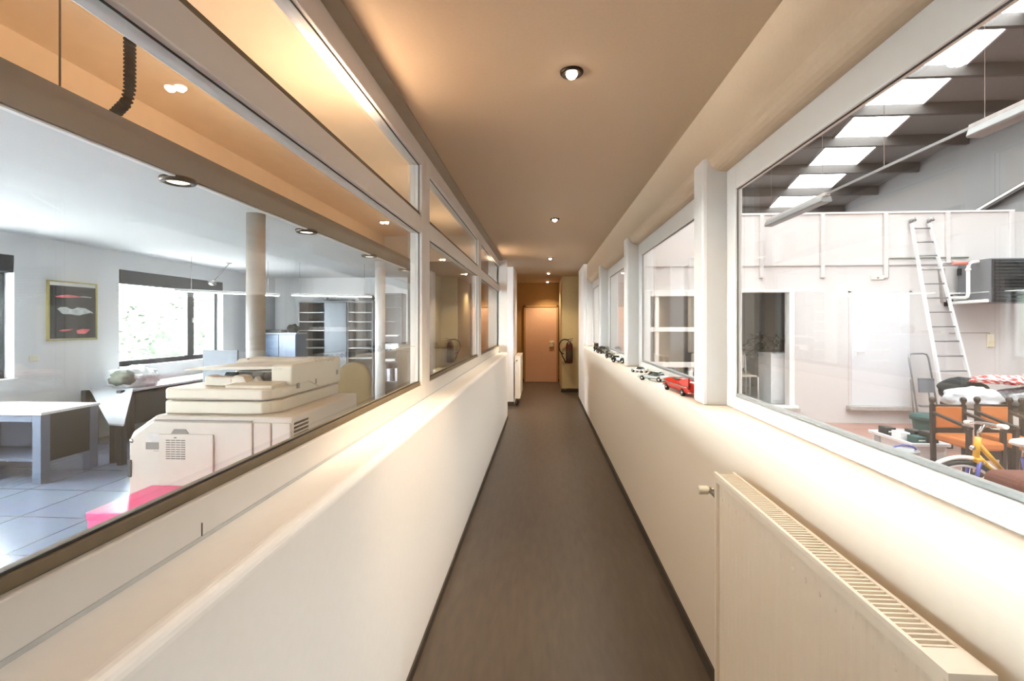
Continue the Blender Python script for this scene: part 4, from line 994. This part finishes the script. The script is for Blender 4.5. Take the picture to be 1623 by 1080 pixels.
# conduits and switches on the partition
def onwall(name, label, cat, m, x0, x1, z0, z1, dep=.03):
    return tag(MB().box(x0, x1, HY - dep, HY - .0005, z0, z1).build(name, m, bevel=.005), label, cat)
cd = MB().tube([(6.02, HY - .02, 2.36), (6.02, HY - .02, 2.66), (6.035, HY - .02, 2.70), (6.07, HY - .02, 2.705), (7.35, HY - .02, 2.705)], .014, 8).build('conduit_pipe', 'conduit')
tag(cd, 'grey-green conduit bending down above the white hall door', 'conduit')
jb = thing('junction_box', 'small cream junction box above the white hall door', 'box', (5.85, HY, 2.32))  # a junction box on the wall, not a switch
MB().box(5.74, 5.95, HY - .03, HY - .0005, 2.33, 2.40).build('cover', 'switch', jb, bevel=.006); MB().lathe([(.004, -.008), (.02, -.006), (.022, 0)], (5.85, HY - .03, 2.365), 14, 'y').build('knob', 'threshold', jb)
so = thing('wall_switch', 'cream wall switch below the dark heater', 'switch', (7.72, HY, 1.16))
MB().box(7.66, 7.77, HY - .03, HY - .0005, 1.15, 1.38).build('plate', 'switch', so, bevel=.006); MB().box(7.68, 7.75, HY - .045, HY - .03, 1.17, 1.25).build('rocker', 'cream', so, bevel=.005)
cd2 = MB().tube([(7.05, HY - .01, 1.40), (7.69, HY - .01, 1.40), (7.71, HY - .01, 1.385)], .008, 8).build('conduit_pipe', 'threshold')
tag(cd2, 'thin horizontal cable duct leading to the cream wall switch', 'conduit')

# heater
ht = thing('unit_heater', 'dark grey louvred unit heater mounted on the hall partition', 'heater', (7.6, 8.4, 1.88))
MB().box(7.11, 8.12, 8.10, 8.70, 1.90, 2.60).build('casing', 'heater', ht, bevel=.006)
MB().box(7.13, 8.10, 8.075, 8.10, 1.90, 2.58).build('front_plate', 'heaterdark', ht, bevel=.004)
for k in range(12): MB().prism([(8.05, 1.94 + k * .053), (8.075, 1.955 + k * .053), (8.075, 1.962 + k * .053), (8.045, 1.946 + k * .053)], 'x', 7.15, 8.08).build('louvre', 'heaterdark', ht)
MB().box(7.106, 7.112, 8.12, 8.68, 2.06, 2.075).build('casing_seam', 'palegrey', ht)
MB().box(7.095, 7.112, 8.62, 8.70, 2.38, 2.50).build('terminal_box', 'black', ht, bevel=.004)
for z in (2.50, 1.95):
    MB().box(7.2, 7.26, 8.70, 8.799, z, z + .04).build('wall_bracket', 'threshold', ht); MB().box(7.9, 7.96, 8.70, 8.799, z, z + .04).build('wall_bracket', 'threshold', ht)
bk = MB(); bk.prism([(6.86, 2.50), (6.93, 2.53), (6.95, 1.93), (6.90, 1.93)], 'y', HY - .07, HY - .0005)
tag(bk.build('support_plate', 'threshold', bevel=.004), 'pale tapered support plate left of the unit heater', 'plate')
hp_ = thing('heating_pipe', 'white lagged heating pipes running from the wall to the unit heater', 'pipe', (6.9, 8.4, 1.9))
Yp = 8.30
MB().tube([(7.0, HY - .02, 2.0), (6.975, HY - .15, 2.0), (6.95, Yp + .06, 1.985), (6.945, Yp + .015, 2.0), (6.945, Yp, 2.05), (6.945, Yp, 2.12), (6.945, Yp, 2.47), (6.96, Yp, 2.54), (7.02, Yp, 2.565), (7.105, Yp, 2.57)], .026, 12).build('flow_pipe', 'pipe', hp_)
MB().tube([(7.0, HY - .02, 1.91), (6.985, HY - .15, 1.91), (6.98, 8.15, 1.915), (7.0, 8.02, 1.92)], .026, 12).build('return_pipe', 'pipe', hp_)
MB().cyl((6.93, Yp, 2.545), (6.70, Yp, 2.555), .03, 12).build('valve_body', 'redvalve', hp_)
MB().cyl((6.55, Yp, 2.555), (6.70, Yp, 2.555), .014, 10).build('branch_pipe', 'threshold', hp_)
cl_ = MB(); cl_.lathe([(.033, -.02), (.038, -.015), (.038, .015), (.033, .02)], (6.945, Yp, 2.44), 16); cl_.build('pipe_collar', 'pipe', hp_)
MB().box(6.96, 7.05, HY - .09, HY - .0005, 1.86, 2.05).build('pipe_clamp', 'black', hp_, bevel=.006)

# bin
bn = thing('waste_bin', 'teal plastic bin behind the orange chairs', 'bin', (5.60, 7.35, HF))
MB().lathe([(.15, HF), (.19, HF + .38), (.185, HF + .385), (.145, HF + .01)], (5.60, 7.35, 0), 28).build('tub', 'teal', bn)
MB().lathe([(.188, HF + .34), (.215, HF + .345), (.215, HF + .40), (.205, HF + .415), (.19, HF + .40)], (5.60, 7.35, 0), 28).build('rim', 'teal', bn)
MB().lathe([(.205, HF + .40), (.16, HF + .43), (.02, HF + .445)], (5.60, 7.35, 0), 28).build('lid', 'teal', bn)

# white crate with small black boxes
cr = thing('crate', 'white plastic crate of small boxes on the hall floor', 'crate', (4.66, 6.45, HF))
x0, x1, ya, yb, zt_ = 4.47, 4.86, 6.10, 6.82, 0.10
F = MB(); F.box(x0, x1, ya, yb, HF, HF + .02)
F.box(x0, x0 + .015, ya, yb, HF, zt_); F.box(x1 - .015, x1, ya, yb, HF, zt_); F.box(x0 + .015, x1 - .015, ya, ya + .015, HF, zt_); F.box(x0 + .015, x1 - .015, yb - .015, yb, HF, zt_)
F.build('tub', 'crate', cr, bevel=.004)
F = MB(); F.box(x0 - .03, x0 + .005, ya - .03, yb + .03, zt_ - .03, zt_ + .01); F.box(x1 - .005, x1 + .03, ya - .03, yb + .03, zt_ - .03, zt_ + .01); F.box(x0, x1, ya - .03, ya + .005, zt_ - .03, zt_ + .01); F.box(x0, x1, yb - .005, yb + .03, zt_ - .03, zt_ + .01)
F.build('rim', 'crate', cr, bevel=.006)
for y in (6.2, 6.7): MB().box(x0 - .018, x0 - .001, y - .05, y + .05, HF + .02, zt_ - .03).build('rib', 'bucket', cr, bevel=.004)
cont = [(4.57, 6.68, .06, 'black', 'black box at the far end of the white crate'), (4.74, 6.68, .02, 'greyplastic', 'grey flat box at the far end of the white crate'), (4.58, 6.45, .05, 'paper', 'white box in the middle of the white crate'), (4.72, 6.42, .08, 'black', 'black box in the middle of the white crate'), (4.62, 6.24, .04, 'teal', 'dark green box near the front of the white crate'), (4.75, 6.23, .10, 'black', 'black box with pale marks, nearest in the white crate')]
for k, (x, y, dz, m, lab) in enumerate(cont):
    o = thing('small_box', lab, 'box', (x, y, HF + .02), 0, 'small boxes in the white crate')
    MB().box(x - .055, x + .055, y - .085, y + .085, HF + .021, .125 + dz).build('carton', m, o, bevel=.003)
    MB().box(x - .04, x + .035, y - .088, y - .084, .10 + dz * .5, .11 + dz * .6).build('label', 'paper', o)
bq = thing('bucket', 'grey bucket with a blue handle in front of the orange chair', 'bucket', (4.24, 5.90, HF))
MB().lathe([(.105, HF), (.135, .07), (.14, .075), (.13, .075), (.10, HF + .01)], (4.24, 5.90, 0), 26).build('tub', 'bucket', bq)
pts = [(4.24 + .135 * math.cos(a), 5.90 + .02, .07 + .055 * math.sin(a)) for a in [PI * k / 12 for k in range(13)]]
MB().tube(pts, .011, 8).build('handle', 'bluehandle', bq)

# armchairs with orange leather
def hallchair(label, loc, rz):
    c = thing('wooden_armchair', label, 'chair', loc, rz, 'orange leather armchairs in the hall')
    for sx_ in (-.17, .17):
        MB().bar((sx_, .22, 0), (sx_, .24, .80), .042, .042).build('back_post', 'chairwood', c, bevel=.004, local=True)
        MB().lathe([(.014, .79), (.026, .80), (.016, .82), (.030, .845), (.034, .865), (.026, .888), (.006, .898)], (sx_, .24, 0), 16).build('finial', 'chairwood', c, local=True)
        MB().bar((sx_, -.24, 0), (sx_, -.24, .62), .042, .042).build('front_leg', 'chairwood', c, bevel=.004, local=True)
        MB().bar((sx_, -.27, .635), (sx_, .24, .72), .042, .03).build('armrest', 'chairwood', c, bevel=.006, local=True)
    MB().box(-.148, .148, .222, .25, .54, .79).build('backrest', 'chairorange', c, bevel=.012, local=True)
    MB().box(-.148, .148, .215, .255, .47, .54).build('back_rail', 'chairwood', c, bevel=.004, local=True)
    MB().box(-.148, .148, .225, .25, .785, .81).build('top_rail', 'chairwood', c, bevel=.004, local=True)
    MB().box(-.165, .165, -.27, .22, .40, .49).build('seat', 'chairorange', c, bevel=.025, local=True)
    MB().box(-.15, .15, -.25, -.225, .31, .40).build('apron', 'chairwood', c, local=True)
    for z in (.12,): MB().box(-.148, .148, -.255, -.225, z, z + .05).build('stretcher', 'chairwood', c, local=True)
    return c
hc = hallchair('orange leather armchair, leftmost beside the teal bin', (4.68, 5.62, HF), 0.0)
dup(hc, (5.20, 5.66, HF), -0.04, 'orange leather armchair behind the bicycle handlebar')
dup(hc, (5.66, 5.62, HF), 0.05, 'orange leather armchair at the right edge, behind the saddle')

# table with soft bundles
tb = thing('table', 'low table carrying the bags behind the orange armchairs', 'table', (6.1, 6.75, HF))
MB().box(5.60, 7.1, 6.45, 7.15, .42, .46).build('tabletop', 'chairwood', tb, bevel=.006)
for x in (5.68, 7.04):
    for y in (6.51, 7.09): MB().box(x - .03, x + .03, y - .03, y + .03, HF, .42).build('leg', 'chairwood', tb)
tag(MB().lump((5.66, 6.70, .56), .33, .22, .16, 2, .25, .461, 4, 1.8).build('cloth_bundle', 'cloth'), 'pale white cloth bundle on the table behind the armchairs', 'bundle')
tag(MB().lump((5.84, 7.06, .64), .33, .08, .16, 8, .2, .461, 4, 1.5).build('black_bag', 'blackcloth'), 'black bag slumped behind the white cloth bundle', 'bag')
tag(MB().lump((6.38, 6.80, .57), .32, .24, .13, 9, .3, .461, 4, 2.4).build('plastic_bundle', 'greyplastic'), 'grey crinkled plastic bundle under the striped bag', 'bundle')
tag(MB().lump((6.22, 6.84, .80), .42, .22, .055, 12, .45, None, 4, 2.6).build('striped_bag', 'stripe'), 'red and white striped bag on top of the plastic bundle', 'bag')
tag(MB().lump((7.02, 7.28, .66), .24, .12, .26, 15, .25, HF, 3, 1.6).build('beige_sack', 'chairbeige'), 'beige sack at the right edge behind the striped bag', 'sack')

# bicycle
by = 4.0
bi = thing('bicycle', 'yellow and violet ladies bicycle standing in the hall', 'bicycle', (3.9, by, HF))
R = .335; fx, rx_ = 3.30, 4.36; wz = HF + R
def bwheel(x, nm):
    w_ = MB(); w_.tube([(x + (R - .018) * math.cos(2 * PI * k / 48), by, wz + (R - .018) * math.sin(2 * PI * k / 48)) for k in range(48)], .019, 10, closed=True); wq = w_.build(nm, 'tyre', bi)
    w_ = MB(); w_.tube([(x + (R - .045) * math.cos(2 * PI * k / 48), by, wz + (R - .045) * math.sin(2 * PI * k / 48)) for k in range(48)], .011, 8, closed=True); w_.build('rim', 'alu', wq)
    s_ = MB()
    for k in range(28):
        a = 2 * PI * k / 28; s_.tube([(x, by + (.025 if k % 2 else -.025), wz), (x + (R - .05) * math.cos(a), by, wz + (R - .05) * math.sin(a))], .0022, 5)
    s_.build('spokes', 'alu', wq)
    MB().cyl((x, by - .045, wz), (x, by + .045, wz), .022, 14).build('hub', 'alu', wq)
    f_ = MB(); pts = [(x + (R + .02) * math.cos(a), by, wz + (R + .02) * math.sin(a)) for a in [math.radians(-5 + 185 * k / 24) for k in range(25)]]
    f_.tube(pts, .017, 8); f_.build('mudguard', 'bikewhite' if nm == 'front_wheel' else 'black', bi)
bwheel(fx, 'front_wheel'); bwheel(rx_, 'rear_wheel')
ht_, hb_ = Vector((3.425, by, .66)), Vector((3.40, by, .50)); bb_ = Vector((3.84, by, .10))
MB().tube([hb_ + Vector((-.0, 0, -.02)), ht_], .022, 12).build('head_tube', 'bikeyellow', bi)
MB().tube([hb_ + Vector((.01, 0, .12)), Vector((3.60, by, .40))], .018, 10).build('top_tube', 'bikeyellow', bi)
MB().tube([Vector((3.60, by, .40)), Vector((3.78, by, .24))], .018, 10).build('top_tube_rear', 'bikeblue', bi)
MB().tube([hb_ + Vector((.01, 0, .02)), Vector((3.60, by, .32))], .018, 10).build('down_tube', 'bikeyellow', bi)
MB().tube([Vector((3.60, by, .32)), bb_], .018, 10).build('down_tube_rear', 'bikeblue', bi)
MB().tube([bb_, Vector((3.755, by, .50))], .017, 10).build('seat_tube', 'bikeblue', bi)
MB().tube([Vector((3.755, by, .50)), Vector((3.765, by, .60))], .013, 10).build('seat_post', 'chrome', bi)
sd = MB(); sd.lump((0, 0, 0), .13, .075, .035, 2, .05); sd.xf(Matrix.Translation((3.79, by, .62))); sd.build('saddle', 'bikewhite', bi)
st = MB()
for s_ in (-.04, .04): st.tube([bb_, (rx_, by + s_, wz)], .009, 8); st.tube([(3.755, by, .46), (rx_, by + s_, wz)], .009, 8)
st.build('rear_stays', 'bikeblue', bi)
fk = MB()
for s_ in (-.045, .045): fk.tube([(3.395, by + s_, .48), (3.375, by + s_, .36), (fx, by + s_, wz)], [.014, .013, .009], 8)
fk.build('fork', 'bikeblue', bi)
MB().box(3.375, 3.42, by - .055, by + .055, .465, .50).build('fork_crown', 'bikeyellow', bi, bevel=.008)
MB().tube([ht_, (3.425, by, .70), (3.46, by - .01, .762)], .013, 10).build('stem', 'chrome', bi)
hb = [Vector((3.46, by - .01, .762)) + Vector((.31, .95, -.13)) * q for q in (-.27, -.2, -.06, .06, .2, .27)]
hb[2] += Vector((-.02, 0, .01)); hb[3] += Vector((-.02, 0, .01))
MB().tube(hb, .012, 10).build('handlebar', 'chrome', bi)
for q0, q1 in ((hb[1], hb[0]), (hb[4], hb[5])): MB().cyl(q0, q1 + (q1 - q0) * .3, .018, 12).build('grip', 'bikewhite', bi)
for s_ in (-1, 1): MB().tube([hb[2 if s_ < 0 else 3], hb[1 if s_ < 0 else 4] + Vector((-.05, 0, -.02)), hb[0 if s_ < 0 else 5] + Vector((-.035, 0, -.02))], .006, 6).build('brake_lever', 'chrome', bi)
MB().lathe([(.008, -.016), (.02, .0), (.018, .016), (.01, .02)], (3.372, by, .575), 16, 'x').build('headlight', 'chrome', bi)
MB().ball((3.415, by - .06, .335), .05, .012, .022).build('side_reflector', 'orangeplastic', bi)
cr_ = MB(); cr_.lathe([(.06, -.006), (.085, -.004), (.085, .004), (.06, .006)], (bb_.x, by - .05, bb_.z), 24, 'y'); cr_.tube([(bb_.x, by - .06, bb_.z), (bb_.x + .06, by - .07, bb_.z - .14)], .01, 8); cr_.box(bb_.x + .03, bb_.x + .09, by - .16, by - .07, bb_.z - .155, bb_.z - .13)
cr_.build('crankset', 'black', bi)
ks = MB(); ks.tube([(3.95, by - .03, .08), (3.99, by - .16, HF + .006)], .008, 8); ks.build('kickstand', 'chrome', bi)

# red-brown bench in front of the bicycle
bnch = thing('upholstered_bench', 'red-brown upholstered bench in front of the bicycle, at the lower right', 'bench', (3.6, 3.58, HF))
MB().box(3.20, 4.5, 3.42, 3.74, .25, .50).build('cushion', 'carpet', bnch, bevel=.07, seg=4)
MB().box(3.24, 4.46, 3.45, 3.71, .0, .26).build('base', 'carpet', bnch, bevel=.01)
for x in (3.30, 4.4):
    for y in (3.49, 3.67): MB().box(x - .025, x + .025, y - .025, y + .025, HF, .0).build('foot', 'chairwood', bnch)

# ------------------------------------------------------------------ world, camera
W = bpy.data.worlds.new('sky'); SC.world = W; W.use_nodes = True
nt = W.node_tree; bg = nt.nodes['Background']
bg.inputs['Color'].default_value = lin((238, 243, 255)); bg.inputs['Strength'].default_value = 36.0
cam = bpy.data.cameras.new('camera'); co = bpy.data.objects.new('camera', cam); COL.objects.link(co)
f_px = 760.0
cam.sensor_fit = 'HORIZONTAL'; cam.sensor_width = 36; cam.lens = 36 * f_px / 1623
cam.shift_y = -26 / 1623; cam.clip_start = 0.02; cam.clip_end = 200
co.location = (0, 0, 1.55); co.rotation_euler = (PI / 2, 0, math.atan(48.5 / f_px))
SC.camera = co
SC.view_settings.view_transform = 'Standard'; SC.view_settings.look = 'None'
SC.view_settings.gamma = 1; SC.view_settings.exposure = 0.95; SC.view_settings.use_curve_mapping = False
SC.cycles.max_bounces = 14; SC.cycles.diffuse_bounces = 7; SC.cycles.transparent_max_bounces = 24
